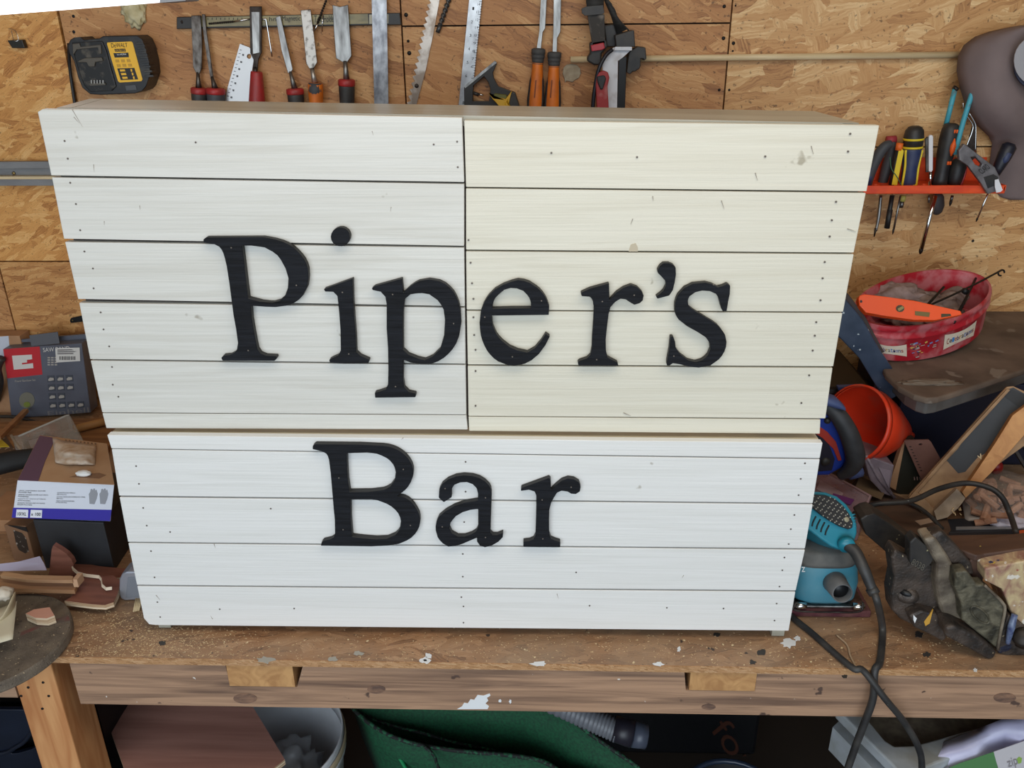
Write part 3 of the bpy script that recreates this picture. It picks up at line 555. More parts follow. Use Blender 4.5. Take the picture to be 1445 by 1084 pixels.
t = T('ruled_scraper', 'pale metal plate with a ruled slanting edge and a hole, behind the red handled chisel', 'scraper', W(340, 120, .006))
py_('plate', [(338.5, 62), (352, 67), (356, 74), (358, 84), (354, 110), (352, 160), (316, 160), (320, 128)], WY-.006, .002, M('dull_aluminium', (196, 196, 196), .4, .6), t, holes=[[(351.5+3.3*math.cos(a*math.pi/5), 79.5+3.6*math.sin(a*math.pi/5)) for a in range(10)]])
for k in range(14):
    y = 70+k*5; x = 338-(y-62)*.275+2.5; card('graduation', [(x, y), (x+2.6, y+.5), (x+2.6, y+1.2), (x, y+.7)], lambda a, b: oy(a, b, WY-.0063), blk, t)
    if k % 2: card('graduation', [(x+5, y+1), (x+7.5, y+1.5), (x+7.2, y+4), (x+4.8, y+3.5)], lambda a, b: oy(a, b, WY-.0063), M('print_grey', (90, 90, 92), .5), t)
chisel('chisel', 'broad dark chisel with a flared all-red handle in front of the scraper', [(352, 9), (369, 9), (369, 74), (364.5, 84), (363, 101), (357, 101), (357.5, 84), (353, 75)], [(360, 95), (360.5, 104)], (3, 3.4), [(362, 101), (364, 232)], 12.5, (red_pl,), dark_steel, prof=[(0, .6), (.01, .66), (.35, .95), (.8, 1.1), (.97, 1.1), (1, .9)], bev=[(355, 17), (366, 17), (366, 74), (357, 76)])
t = T('hex_key', 'shiny bent hex key hooked over the magnetic strip beside the red handle', 'hex key', W(378, 50, .013))
tube('bar', [W(369, 27, .013), W(373.5, 27.5, .014), W(376, 31, .014), W(384, 80, .014)], .0016, chrome, t, seg=6)
t = T('drill_bit', 'small drill bit lying level across the magnetic strip', 'drill bit', W(320, 30, .014))
def twist(nm, a, b, r, mat, par, turns=6):
    a, b = V(a), V(b); d = b-a; s, u = frame(d); n = 8; v = []; f = []; m = turns*8
    for i in range(m+1):
        c = a+d*(i/m); ph = 2*math.pi*turns*i/m
        for k in range(n):
            an = 2*math.pi*k/n; rr = r*(1 if k % 4 in (0,) else (.95 if k % 4 == 1 else .5)); v.append(c+s*(rr*math.cos(an+ph))+u*(rr*math.sin(an+ph)))
    for i in range(m):
        for k in range(n): f.append((i*n+k, i*n+(k+1) % n, (i+1)*n+(k+1) % n, (i+1)*n+k))
    f.append(tuple(range(n))); f.append(tuple(m*n+k for k in range(n)))
    return obj(nm, v, f, mat, par, smooth=True)
twist('flutes', W(294.5, 33.5, .0145), W(330, 30.5, .0145), .0021, dark_steel, t); tube('shank', [W(330, 30.5, .0145), W(352, 27, .0145)], .0018, chrome, t, seg=8)
chisel('chisel', 'slim bright leaning chisel with a red collar, right of the hex key', [(389, 24), (395.5, 22), (402, 50), (413, 98), (410, 104), (406, 103), (398, 75)], [(409.5, 101), (416, 126)], (2.2, 4.6), [(416, 125), (428, 235)], 11.5, (grip_bk, red_pl), bright)
chisel('chisel', 'medium speckled chisel with a black topped orange handle', [(424, 14.5), (438, 13), (443, 50), (447.5, 88), (442, 98), (437.5, 98), (432, 90), (428, 50)], [(440, 96), (444.5, 117)], (3, 4.6), [(445, 117), (450, 235)], 10.5, (orange_pl, None, grip_gy), M('speckled_steel', (178, 172, 164), .4, .85, (90, 84, 78), (90, 90, 90), lo=.5, hi=.7))
chisel('chisel', 'widest chisel with slanted edges, red collar and black grip, right end of the row', [(469, 7), (480, 9.5), (491, 6.5), (493.5, 45), (496, 79), (490, 88), (484, 88), (474, 82), (471, 45)], [(487, 86), (489, 113)], (3, 4.8), [(489, 112), (492, 235)], 11.3, (grip_bk, red_pl), bright, bev=[(482, 12), (489, 11), (493, 78), (486, 86), (484, 80)])
t = T('drill_bit', 'thin dark drill bit stuck upright to the strip left of the widest chisel', 'drill bit', W(450, 25, .014))
twist('flutes', W(463, -6, .0145), W(448, 33, .0145), .0026, dark_steel, t); tube('shank', [W(448, 33, .0145), W(444.5, 44, .0145)], .0022, chrome, t, seg=8)
t = T('pin', 'tiny steel pin clinging to the strip between two chisels', 'pin', W(454, 35, .013)); tube('shaft', [W(455.5, 20, .0135), W(454.5, 45, .0135)], .0012, chrome, t, seg=6)
# steel bar, saw blade, drill bit, combination square
t = T('steel_rule', 'plain wide brushed steel rule hanging left of the saw blade', 'rule', W(536, 100, .014)); py_('blade', [(523, -60), (544.5, -60), (549, 200), (529.5, 200)], WY-.0165, .002, M('brushed_steel', (168, 168, 170), .35, .9, (110, 110, 114), (60, 10, 40), bump=.1), t)
t = T('bare_saw', 'bare toothed saw blade hanging at a slant against the wall', 'saw blade', W(600, 100, .003))
tp = [(635, -60), (622, -10), (612, 45), (601, 98), (587, 150), (575, 200)]
le = []
for k in range(26):
    u = k/25; y = 200-u*230; x = 563+(u*230)*.208-(0 if u < .75 else (u-.75)*5); le.append((x, y)); le.append((x+5.5, y-2.5))
le += [(613, -60)]
py_('blade', tp+le, WY-.003, .0016, M('worn_saw_steel', (188, 178, 168), .4, .8, (140, 125, 112), (30, 30, 30), lo=.45, hi=.6), t)
p = W(588, 121, .003); lathe('screw', p+V((0, -.003, 0)), p, [(0, .002), (.3, .004), (1, .004)], dark_steel, t, seg=10)
t = T('drill_bit', 'dark masonry drill bit on the wall right of the saw blade', 'drill bit', W(627, 20, .004))
twist('flutes', W(640, -20, .006), W(621, 36, .006), .0052, M('grey_bit', (92, 92, 92), .45, .7), t, 4); tube('tip', [W(621, 36, .006), W(617.5, 46, .006)], .0042, M('grey_bit', (92, 92, 92), .45, .7), t, seg=8)
t = T('combination_square', 'steel combination square with graduations and a dark triangular head', 'square', W(660, 100, .008))
ru = py_('rule', [(667, -50), (685, -50), (664.5, 151), (647, 151)], WY-.008, .002, M('rule_steel', (190, 192, 194), .35, .75, (150, 150, 152), (40, 40, 40)), t)
fr = lambda a, b: oy(a, b, WY-.0083)
for k in range(40):
    y = 2+k*3.6; x = 681.5-(y)*.105; l = 5 if k % 5 == 0 else 2.6; card('graduation', [(x, y), (x, y+.7), (x-l, y+.6), (x-l, y-.1)], fr, blk, ru)
for k, s in enumerate('12345678'):
    y = 12+k*19; x = 668-y*.105; text('numeral', s, [(x, y-2.2), (x+2.6, y-2), (x+2.2, y+2.2), (x-.4, y+2)], fr, blk, ru)
for k in range(9):
    y = 6+k*11; x = 674.5-y*.105; text('numeral', str(14-k), [(x, y-1.8), (x+3.6, y-1.8), (x+3.3, y+1.8), (x-.3, y+1.8)], fr, blk, ru)
hd = M('square_head', (48, 47, 46), .45, .3)
py_('head', [(655, 123), (698.5, 86.5), (701, 90), (695.5, 103), (697, 111), (703, 122), (727, 131), (722, 150), (655, 150)], WY-.018, .013, hd, t, holes=[[(668, 121), (683, 108), (689, 116), (692, 126), (690, 143), (667, 143)]], bevel=.001)
py_('ground_face', [(655, 121.5), (698, 86), (701, 88.5), (656.5, 124.5)], WY-.019, .015, steel, t)
tube('locking_knob', [W(668, 131, .02), W(676, 134, .02)], .0035, black_pl, t, seg=10); tube('scriber', [W(676, 133, .02), W(682, 134.5, .02)], .0018, chrome, t, seg=8)
# yellow sprung clamp
t = T('spring_clamp', 'black spring clamp with yellow jaws, half hidden behind the sign top', 'clamp', W(715, 145, .03))
ye = M('clamp_yellow', (205, 160, 40), .5)
py_('jaw', [(694, 139), (704, 138), (714, 140), (718, 150), (724, 190), (712, 190), (706, 152), (699, 144)], WY-.034, .012, ye, t, bevel=.002)
tube('jaw', [W(723, 130, .03), W(715, 141, .032), W(713, 147, .032), W(718, 152, .03), W(722, 180, .03)], .0026, ye, t)
tube('jaw', [W(723, 130, .03), W(718, 142, .032), W(721, 151, .03), W(726, 180, .03)], .0026, ye, t)
py_('body', [(722, 129), (727, 131), (733, 150), (742, 195), (728, 195), (722, 152), (718, 146)], WY-.038, .02, black_pl, t, bevel=.002)
py_('spring_cover', [(697, 132), (715, 134), (716, 141), (696, 140)], WY-.03, .01, M('olive_spring', (98, 98, 40), .5), t, bevel=.002)
# two orange handled gouges
for lb, bl, ax, hx in (('left of the two long gouges with orange and black handles', [(765, -40), (774, -40), (769.5, 40), (766, 46), (763.5, 70), (757, 70), (761, 44)], [(760, 68), (750, 240)], 10),
                       ('right of the two long gouges with orange and black handles', [(782, -40), (793, -40), (791, 45), (786.5, 54), (786, 74), (779.5, 74), (780.5, 50)], [(782.5, 73), (776, 240)], 10)):
    t = T('gouge', lb, 'gouge', oy(*ax[0], WY-.02), 'long orange handled gouges')
    py_('blade', bl, WY-.017, .004, steel, t, bevel=.001)
    xx = [(a+2.5, b) for a, b in bl[:3]]
    c = oy(*ax[0], WY-.02); d = oy(*ax[1], WY-.02); R = pxm(0, 0, c, hx)
    lathe('handle', c+(d-c)*.03, d, [(0, R*.8), (.12, R*.75), (.25, R*.95), (.4, R*1.12), (.6, R*.95), (.9, R*1.1), (1, R*.9)], orange_pl, t, seg=18)
    lathe('collar', c, c+(d-c)*.16, [(0, R*.7), (.06, R), (.3, R*.98), (.32, R*.88), (.36, R*.95), (.5, R*.9), (.52, R*.82), (.56, R*.88), (.7, R*.8), (.72, R*.74), (.76, R*.78), (1, R*.35)], grey_rub, t, seg=18)
    for s in (-1, 1):
        e = c+(d-c)*.18+V((s*R*.62, -R*.1, 0)); h = c+(d-c)*.95+V((s*R*.62, -R*.1, 0))
        lathe('side_grip', e, h, [(0, R*.1), (.1, R*.42), (.3, R*.62), (.6, R*.42), (1, R*.5)], grip_bk, t, seg=12)
    m_ = c+(d-c)*.5+V((0, -R*.96, 0)); card('print', [(ax[0][0]-4.5-(0 if hx else 0), 113), (ax[0][0]-3, 113), (ax[0][0]-5, 138), (ax[0][0]-6.5, 138)], lambda a, b: oy(a, b, WY-.02-R*1.14), M('print_brown', (120, 62, 30), .6), t)
# plaster patch and dowel
t = py_('plaster_patch', [(795, 96), (799, 91.5), (806, 90), (814, 91.5), (819, 97), (819.5, 104), (817, 110), (811, 113), (808, 116), (803, 114.5), (799, 114), (797.5, 117), (796.5, 111), (794, 104)], WY-.0035, .003, M('dried_plaster', (168, 156, 134), .9, c2=(146, 132, 110), sc=(90, 90, 90), bump=.5), bevel=.001, label='round pale dab of plaster stuck on the wall right of the orange gouges', cat='plaster')
t = T('dowel', 'long pale round wooden dowel fixed level along the wall', 'dowel', W(1100, 80, .01))
a, b = W(805, 84, .012), W(1380, 77, .012)
lathe('rod', a, b, [(0, pxm(0, 0, a, 4.3)), (1, pxm(0, 0, b, 4.6))], wood_pale, t, seg=18)
# strap clamp
t = T('strap_clamp', 'black webbing strap clamp with corner blocks and a red release button', 'clamp', W(860, 60, .03))
web = M('black_webbing', (30, 29, 29), .75, c2=(48, 46, 44), sc=(20, 20, 260)); webd = M('dusty_webbing', (58, 55, 52), .8, c2=(120, 112, 104), sc=(40, 40, 40), lo=.5, hi=.65)
sheet('webbing', [[oy(826, -40, WY-.03), oy(852, -40, WY-.03)], [oy(827, 2, WY-.038), oy(852, 2, WY-.038)], [oy(829, 20, WY-.044), oy(852, 19, WY-.044)]], web, t, th=.002)
py_('buckle', [(821, 12), (828, 9), (851, 7), (853, 18), (850, 20), (829, 22), (825, 22), (821, 18)], WY-.052, .014, black_pl, t, bevel=.002)
py_('dusty_strap', [(829, 21), (853, 20), (854, 62), (836, 64), (832, 40)], WY-.046, .008, webd, t, bevel=.001)
py_('release_button', [(833.5, 64), (852, 60), (854, 68), (850, 70.5), (835, 72.5)], WY-.054, .012, M('button_red', (172, 36, 48), .4), t, bevel=.0015)
py_('buckle', [(832, 60), (856, 56), (858, 66), (849, 76), (849, 92), (838, 92), (829, 87), (829, 80), (833, 76)], WY-.046, .028, black_pl, t, bevel=.003)
sheet('webbing', [[oy(851, -3, WY-.03), oy(855, -4, WY-.034)], [oy(855, 6, WY-.03), oy(863, 5, WY-.034)], [oy(862, 22, WY-.03), oy(868, 18, WY-.034)], [oy(870, 48, WY-.03), oy(884, 42, WY-.034)]], web, t, th=.002)
tube('webbing', [oy(853, -4, WY-.03), oy(866, 12, WY-.034), oy(872, 26, WY-.03), oy(888, 44, WY-.032)], .0016, web, t, seg=6)
py_('corner_block', [(852, 36), (866, 34), (880, 46), (872, 52), (868, 66), (856, 66)], WY-.026, .024, black_pl, t, bevel=.002)
py_('corner_block', [(868, 50), (893, 42.5), (895, 43), (896.5, 66), (870, 67)], WY-.058, .04, black_pl, t, bevel=.002)
py_('corner_block', [(888, 73), (900, 66), (911, 67), (912.5, 83), (908.5, 86), (908, 83), (904, 83), (904, 93), (902, 98), (899, 98.5), (897, 101), (893, 101), (889, 105), (884, 102)], WY-.05, .04, black_pl, t, bevel=.0015)
# angle bar, black bar, red clamp
t = T('angle_bar', 'white painted steel shelf bracket hanging beside the strap clamp', 'bracket', W(865, 110, .02))
wm = M('white_powder_coat', (206, 208, 214), .4, c2=(170, 165, 165), sc=(40, 40, 40), lo=.5, hi=.75)
py_('arm', [(861, 72), (866, 67), (890, 66.5), (892, 69), (879, 81), (872, 86), (870, 200), (858, 200), (852, 92), (850, 84)], WY-.06, .003, wm, t)
py_('arm', [(850, 86), (872, 84), (870, 200), (852, 200)], WY-.062, .004, wm, t, bevel=.0008)
py_('lip', [(868, 66), (892, 66), (892, 71.5), (866, 71)], WY-.068, .008, wm, t, bevel=.0015)
t = T('flat_bar', 'thin straight black metal bar just right of the white bracket', 'bar', W(878, 110, .05)); py_('bar', [(873, 82), (884.5, 80), (880.5, 200), (869.5, 200)], WY-.058, .006, M('black_bar', (28, 27, 28), .4, .4), t, bevel=.001)
t = T('quick_clamp', 'worn red quick clamp handle with black trigger in front of the white bracket', 'clamp', W(853, 130, .07))
rdw = M('worn_red_handle', (150, 38, 38), .5, c2=(175, 115, 110), sc=(40, 40, 40), lo=.52, hi=.75)
c_, d_ = oy(852, 104, WY-.08), oy(852, 215, WY-.08)
py_('handle', [(845, 102), (852, 100), (858, 102), (860, 110), (857.5, 122), (859, 150), (862, 205), (844, 205), (842, 150), (840.5, 120), (842, 108)], WY-.085, .018, rdw, t, bevel=.005, seg=3)
py_('trigger', [(842, 108), (853, 106), (855.5, 111), (851, 126), (847.5, 127), (843, 116)], WY-.089, .01, black_pl, t, bevel=.002)
tube('clamp_bar', [oy(864, 70, WY-.07), oy(855, 78, WY-.075), oy(846, 95, WY-.08), oy(841, 115, WY-.08), oy(837, 145, WY-.08), oy(834, 200, WY-.08)], .0038, M('blue_black_bar', (34, 34, 42), .4, .4), t)
# metal channel on the left
t = T('metal_channel', 'grey metal channel with a thin wooden slat running level along the left wall', 'channel', W(40, 245, .012))
gm = M('grey_painted_metal', (136, 136, 136), .5, c2=(116, 116, 118), sc=(10, 40, 40))
py_('web', [(-200, 231), (320, 229), (320, 250), (-200, 250)], WY-.005, .004, gm, t)
py_('flange', [(-200, 230), (320, 226), (320, 236), (-200, 240)], WY-.02, .012, gm, t, bevel=.001)
py_('flange', [(-200, 253), (320, 252), (320, 262), (-200, 262.5)], WY-.02, .016, gm, t, bevel=.001)
py_('slat', [(-200, 249.4), (320, 248.8), (320, 252.6), (-200, 253.4)], WY-.022, .018, wood_pale, t)
p = W(19.5, 244.5, .006); lathe('screw', p+V((0, -.002, 0)), p, [(0, .002), (.4, .0036), (1, .0036)], M('brass', (150, 130, 85), .4, .8), t, seg=10)
t = T('hinge_strap', 'small black metal strap with one screw poking out left of the sign', 'strap', W(105, 452, .004))
py_('strap', [(98.5, 452), (100, 449), (114, 446), (140, 444), (140, 452), (114, 454.5), (101, 456), (99, 455)], WY-.005, .003, M('black_bar', (28, 27, 28), .4, .4), t, bevel=.0006)
p = W(102.4, 452.3, .005); lathe('screw', p+V((0, -.001, 0)), p, [(0, .0016), (1, .002)], M('brass', (150, 130, 85), .4, .8), t, seg=8)
# hanging abrasive sheet and disc at the right
t = T('abrasive_sheet', 'large curling grey-brown abrasive sheet hanging on the wall at the right edge', 'abrasive sheet', W(1420, 200, .05))
rows = []
RW = [(36, 1440, 1475), (40, 1418, 1478), (45, 1396, 1480), (52, 1376, 1480), (64, 1360, 1480), (80, 1352, 1480), (100, 1350, 1480), (125, 1355, 1480), (150, 1363, 1480), (176, 1378, 1480), (192, 1395, 1480), (202, 1400, 1480), (225, 1397, 1480), (248, 1394, 1480), (266, 1400, 1480), (278, 1412, 1480), (282, 1425, 1480)]
for k, (y, xl_, xr_) in enumerate(RW):
    u = k/(len(RW)-1); r_ = []
    for j in range(9):
        s = j/8; d = (.03+.05*math.sin(math.pi*min(1, s*1.1))+.02*math.sin(u*3))*(1 if u < .5 else max(.08, 1-(u-.5)*4)); r_.append(oy(xl_+(xr_-xl_)*s, y, WY-d))
    rows.append(r_)
sheet('sheet', rows, M('abrasive_brown', (128, 112, 110), .85, c2=(112, 98, 97), sc=(8, 8, 8)), t, th=.0012)
t = T('sanding_disc', 'round pale grey sanding disc at the right edge over the brown sheet', 'sanding disc', W(1450, 85, .12))
py_('disc', [(1466+35*math.cos(k*math.pi/14), 86+36*math.sin(k*math.pi/14)) for k in range(28)], WY-.115, .002, M('grey_disc', (160, 158, 162), .7), t, holes=[[(1463+8*math.cos(k*math.pi/6), 86+8*math.sin(k*math.pi/6)) for k in range(12)]])
py_('backing_pad', [(1472+40*math.cos(k*math.pi/14), 96+34*math.sin(k*math.pi/14)) for k in range(28)], WY-.11, .006, M('navy_pad', (46, 50, 70), .6), t, bevel=.001)
# ================================================================ SCREWDRIVER RACK
RY = WY-.098
ra = oy(1190, 267.5, RY); rb = oy(1418, 271.5, RY)
t = T('tool_rack', 'orange-red plastic tool rack screwed to the wall right of the sign', 'rack', (ra+rb)/2)
zt = ra.z; x0, x1 = ra.x, rb.x
abox('front_lip', x0, x1, RY, RY+.004, zt-.009, zt+.007, rack_red, t, bevel=.0015)
hx = [oy(x, 262, RY+.03).x for x in (1243, 1261, 1273, 1289, 1312, 1329, 1346, 1392)]
# shelf with holes
lo = [V((x0, RY+.003, zt)), V((x1, RY+.003, zt)), V((x1, WY-.003, zt)), V((x0, WY-.003, zt))]
hol = [[V((h+.0075*math.cos(k*math.pi/5), RY+.045+.012*math.sin(k*math.pi/5), zt)) for k in range(10)] for h in hx if h-.009 > x0 and h+.009 < x1]
hol = [h for i, h in enumerate(hol) if i in (0, 2, 4, 5, 7)]
prism('shelf', [lo]+hol, (0, 0, -.003), rack_red, t)
abox('back_plate', x0, x1, WY-.004, WY-.001, zt-.002, zt+.045, rack_red, t)
abox('end_lip', x0, x0+.003, RY, WY-.003, zt-.004, zt+.007, rack_red, t); abox('end_lip', x1-.003, x1, RY, WY-.003, zt-.004, zt+.007, rack_red, t)
G_R = 'hand tools in the orange rack'
TY = RY+.045
def Q(x, y): return oy(x, y, TY)
def shank(par, x0, y0, x1, y1, r, mat=chrome, nm='shank', tip=True):
    a, b = Q(x0, y0), Q(x1, y1); tube(nm, [a, b], pxm(0, 0, a, r), mat, par, seg=10)
    if tip: lathe('tip', b-(b-a).normalized()*.001, b+(b-a).normalized()*.010, [(0, pxm(0, 0, a, r)), (.2, pxm(0, 0, a, r*1.05)), (.6, pxm(0, 0, a, r*.9)), (1, pxm(0, 0, a, r*.25))], dark_steel, par, seg=8)
navy = M('navy_grip', (38, 52, 92), .5, c2=(60, 68, 96), sc=(40, 40, 40)); dgrey = M('dark_grey_grip', (62, 64, 68), .6)
t = T('pliers', 'curved grey and navy plier handles standing nearest the sign in the rack', 'pliers', Q(1245, 262), G_R)
tube('handle', [Q(1224, 262), Q(1230, 240), Q(1240, 218), Q(1250, 206), Q(1258, 203)], [.008, .010, .011, .010, .007], dgrey, t); tube('handle', [oy(1244, 262, TY+.03), oy(1252, 235, TY+.03), oy(1259, 208, TY+.03), oy(1258, 196, TY+.03)], [.009, .011, .010, .006], dgrey, t)
tube('grip_end', [Q(1223, 262), Q(1230, 236)], [.009, .0095], navy, t); tube('red_tip', [oy(1251, 198, TY+.03), oy(1264, 197, TY+.03)], .008, M('dull_red', (160, 52, 60), .6), t); tube('jaw', [Q(1243, 276), Q(1240, 305), Q(1236, 326)], [.003, .0035, .0028], steel, t); tube('jaw_tip', [Q(1236, 322), Q(1233.5, 334)], [.003, .0012], dark_steel, t)
t = T('marker_pen', 'black pen with an orange top standing in the rack', 'pen', Q(1266, 262), G_R)
tube('barrel', [Q(1258, 262), Q(1268, 212)], .006, M('pen_black', (32, 30, 30), .5), t); tube('cap', [Q(1268, 212), Q(1270, 202)], .0068, M('cap_orange', (232, 110, 40), .5), t); shank(t, 1259, 276, 1252, 318, 3.2, M('pen_black', (32, 30, 30), .5), 'lower_barrel', False); tube('nib_cap', [Q(1256, 296), Q(1251.5, 322)], .0055, M('pen_black', (32, 30, 30), .5), t)
t = T('craft_knife', 'slim bright yellow knife handle with a green string standing in the rack', 'knife', Q(1268, 262), G_R)
yb = M('yellow_handle', (228, 200, 40), .5)
py_('handle', [(1258, 262), (1266, 262), (1276, 212), (1269, 208)], TY-.006, .010, yb, t, bevel=.002); tube('string', [oy(1256, 222, TY-.01), oy(1258, 238, TY-.012), oy(1266, 250, TY-.014), oy(1272, 262, TY-.01)], .0009, M('green_string', (60, 110, 80), .7), t, seg=6)
shank(t, 1271, 276, 1261, 324, 1.5, steel)
t = T('screwdriver', 'fat blue, yellow and black screwdriver handle, left of the slim silver tool', 'screwdriver', Q(1288, 262), G_R)
a, b = Q(1281, 262), Q(1291, 181); R = pxm(0, 0, a, 12.5)
lathe('handle', a, b, [(0, R*.75), (.05, R*.82), (.3, R*.8), (.5, R*.95), (.62, R*1.0), (.66, R)], navy, t, seg=20)
lathe('end_cap', a+(b-a)*.66, b+(b-a)*.04, [(0, R*1.02), (.5, R*1.06), (.8, R*.95), (.95, R*.7), (1, R*.4)], black_pl, t, seg=20)
for u in (.66, .8): lathe('yellow_band', a+(b-a)*u, a+(b-a)*(u+.035), [(0, R*1.03), (0.01, R*1.09), (.99, R*1.09), (1, R*1.03)], yb, t, seg=20)
for s in (-1, 1): tube('yellow_edge', [a+V((s*R*.78, -R*.35, 0)), a+(b-a)*.35+V((s*R*.74, -R*.45, 0)), a+(b-a)*.64+V((s*R*.9, -R*.5, 0))], R*.13, yb, t, seg=8)
tube('yellow_foot', [Q(1281, 262), Q(1282, 258)], R*.78, yb, t, seg=16); shank(t, 1275, 276, 1273, 284, 4, M('yellow_shank', (190, 178, 90), .5), 'lower_shank', False); shank(t, 1273, 284, 1271.5, 293, 3, steel, 'bit_holder', False)
t = T('silver_scriber', 'slim silver and white scriber standing upright in the rack', 'scriber', Q(1312, 262), G_R)
py_('blade', [(1306, 196), (1309, 193), (1312, 196), (1312, 243), (1307, 243)], TY-.004, .004, old_steel, t); py_('clip', [(1311, 193), (1313, 190.5), (1316, 191), (1317, 194), (1316.5, 240), (1314.5, 243), (1311, 242)], TY-.009, .006, M('white_clip', (226, 226, 230), .35), t, bevel=.001)
tube('barrel', [Q(1313, 243), Q(1312.5, 262)], .0034, chrome, t); shank(t, 1311, 276, 1310.5, 286, 1.4, steel, tip=False)
t = T('screwdriver', 'large black screwdriver handle with orange inlays and a long bright shank', 'screwdriver', Q(1330, 262), G_R)
a, b = Q(1325, 262), Q(1343, 174); R = pxm(0, 0, a, 11.5)
lathe('handle', a, b, [(0, R*.95), (.1, R*.85), (.25, R*.78), (.5, R*.98), (.75, R*1.05), (.9, R*.98), (.98, R*.8), (1, R*.5)], black_pl, t, seg=20)
oi = M('orange_inlay', (236, 98, 30), .5); e = a+(b-a)*.64+V((R*.25, -R*1.0, 0)); lathe('inlay', e-(b-a)*.14, e+(b-a)*.14, [(0, R*.06), (.3, R*.3), (.6, R*.34), (1, R*.06)], oi, t, seg=12)
for u in (.36, .86):
    for s in (0, .26): e = a+(b-a)*u+V((R*(.12+s*1.1), -R*.9+s*.002, 0)); tube('inlay', [e, e+(b-a)*.055], R*.13, oi, t, seg=8)
shank(t, 1320, 276, 1300, 352, 3, chrome)
t = T('coping_saw_frame', 'pair of worn turquoise metal arms rising above the rack', 'saw frame', Q(1350, 200), G_R)
tq = M('turquoise_paint', (70, 160, 178), .5, c2=(105, 100, 90), sc=(50, 50, 50), lo=.55, hi=.68)
tube('arm', [oy(1334, 180, TY+.01), oy(1348, 124, TY+.01)], .0048, tq, t); tube('arm', [oy(1347, 218, TY-.012), oy(1358, 176, TY-.012), oy(1374, 124, TY-.012)], .0048, tq, t)
for x, y, d in ((1348, 124, .01), (1374, 124, -.012)): tube('pin_end', [oy(x-1.5, y+3, TY+d), oy(x+2, y-1, TY+d)], .006, dark_steel, t)
t = T('screwdriver', 'stubby black and red screwdriver handle low in the rack', 'screwdriver', Q(1350, 262), G_R)
a, b = Q(1345, 262), Q(1355, 224); R = pxm(0, 0, a, 10.5); lathe('handle', a, b, [(0, R*.75), (.2, R*.95), (.7, R*1.05), (.95, R*.8), (1, R*.5)], black_pl, t, seg=16); tube('red_stripe', [a+V((R*.85, -R*.3, 0)), a+(b-a)*.5+V((R*.98, -R*.35, 0)), b+V((R*.6, -R*.4, 0))], R*.16, red_pl, t); shank(t, 1344, 276, 1342, 284, 2, steel)
t = T('wire_hooks', 'bright bent wire hooks standing behind the turquoise arms', 'hook', Q(1365, 200), G_R)
tube('hook', [Q(1359, 145), Q(1360, 153), Q(1364, 163), Q(1372, 175), Q(1372, 185), Q(1363, 208)], .0015, chrome, t, seg=6); tube('hook', [Q(1368, 160), Q(1375, 172), Q(1377, 182), Q(1376, 215)], .0013, chrome, t, seg=6); py_('plate', [(1365, 205), (1374, 170), (1378, 178), (1378, 222), (1372, 226)], TY, .002, dark_steel, t)
t = T('rafter_square', 'grey stamped metal gauge with a white tag propped on the rack lip', 'gauge', Q(1385, 262), G_R)
gg = M('grey_cast', (128, 124, 126), .45, .4, (100, 96, 98), (60, 60, 60))
py_('body', [(1353, 213), (1361, 203), (1404, 236), (1411, 250), (1414, 268), (1394, 274), (1384, 258), (1366, 234), (1354, 226)], RY-.012, .010, gg, t, bevel=.0015, holes=[[(1370, 222), (1376, 221), (1386, 232), (1384, 236), (1376, 232)]])
text('lettering', 'CLARO', [(1380, 240), (1391, 231), (1398, 237), (1386, 246)], lambda a, b: oy(a, b, RY-.013), blk, t)
py_('tag', [(1404, 254), (1409, 253), (1415, 268), (1412, 271), (1406, 272), (1404, 264)], RY-.016, .0015, M('white_tag', (228, 228, 232), .5), t); py_('slot', [(1388, 250), (1402, 246), (1409, 250), (1404, 262), (1394, 266)], RY-.0126, .001, black_pl, t)
t = T('screwdriver', 'slanted navy and black screwdriver at the right end of the rack', 'screwdriver', Q(1400, 262), G_R)
a, b = Q(1404, 246), Q(1427, 202); R = pxm(0, 0, a, 9); lathe('handle', a, b, [(0, R*.7), (.2, R*.85), (.6, R*1.1), (.9, R*1.1), (1, R*.6)], M('black_grip_blue', (26, 28, 40), .45), t, seg=18); e = a+(b-a)*.5+V((0, -R*.6, 0)); lathe('grip_inset', e-(b-a)*.22, e+(b-a)*.3, [(0, R*.1), (.4, R*.6), (.8, R*.6), (1, R*.1)], navy, t, seg=14)
a, b = oy(1393, 276, RY+.02), oy(1379, 309, RY+.02); tube('shank', [oy(1406, 246, TY), a, b], .0019, chrome, t, seg=8, sub=1); tube('tip', [b, b+(b-a)*.12], [.0024, .0008], dark_steel, t, seg=8)
t = T('rubber_grip', 'dark oval rubber end poking out under the middle of the rack', 'grip', Q(1320, 285), G_R)
lathe('grip', oy(1324, 272, TY+.028), oy(1322, 303, TY+.028), [(0, .006), (.2, .012), (.6, .014), (.9, .010), (1, .004)], M('grip_brown_grey', (58, 52, 52), .6), t, seg=16, flat=.6)
for x, y, r in ((1403, 48, 0), (1373, 340, 2), (1385, 352, 0), (945, 104, 0)):
    if r: p = W(x, y); lathe('screw', p+V((0, -.001, 0)), p, [(0, .002), (1, .003)], scr, wall, seg=8)
# ================================================================ LEFT PILE ON THE BENCH
kraft = M('kraft_card', (176, 134, 98), .8, c2=(158, 116, 82), sc=(20, 20, 20)); kraftd = M('brown_card', (126, 92, 66), .8)
def pbox(name, q, depth, mat, parent, dz=0, **k):
    """box whose front face shows the pixel quad q (TL,TR,BR,BL), standing at height zb of q's bottom"""
    p = q; off = V(depth); v, f = gprism([p], off); return obj(name, v, f, mat, parent, **k)
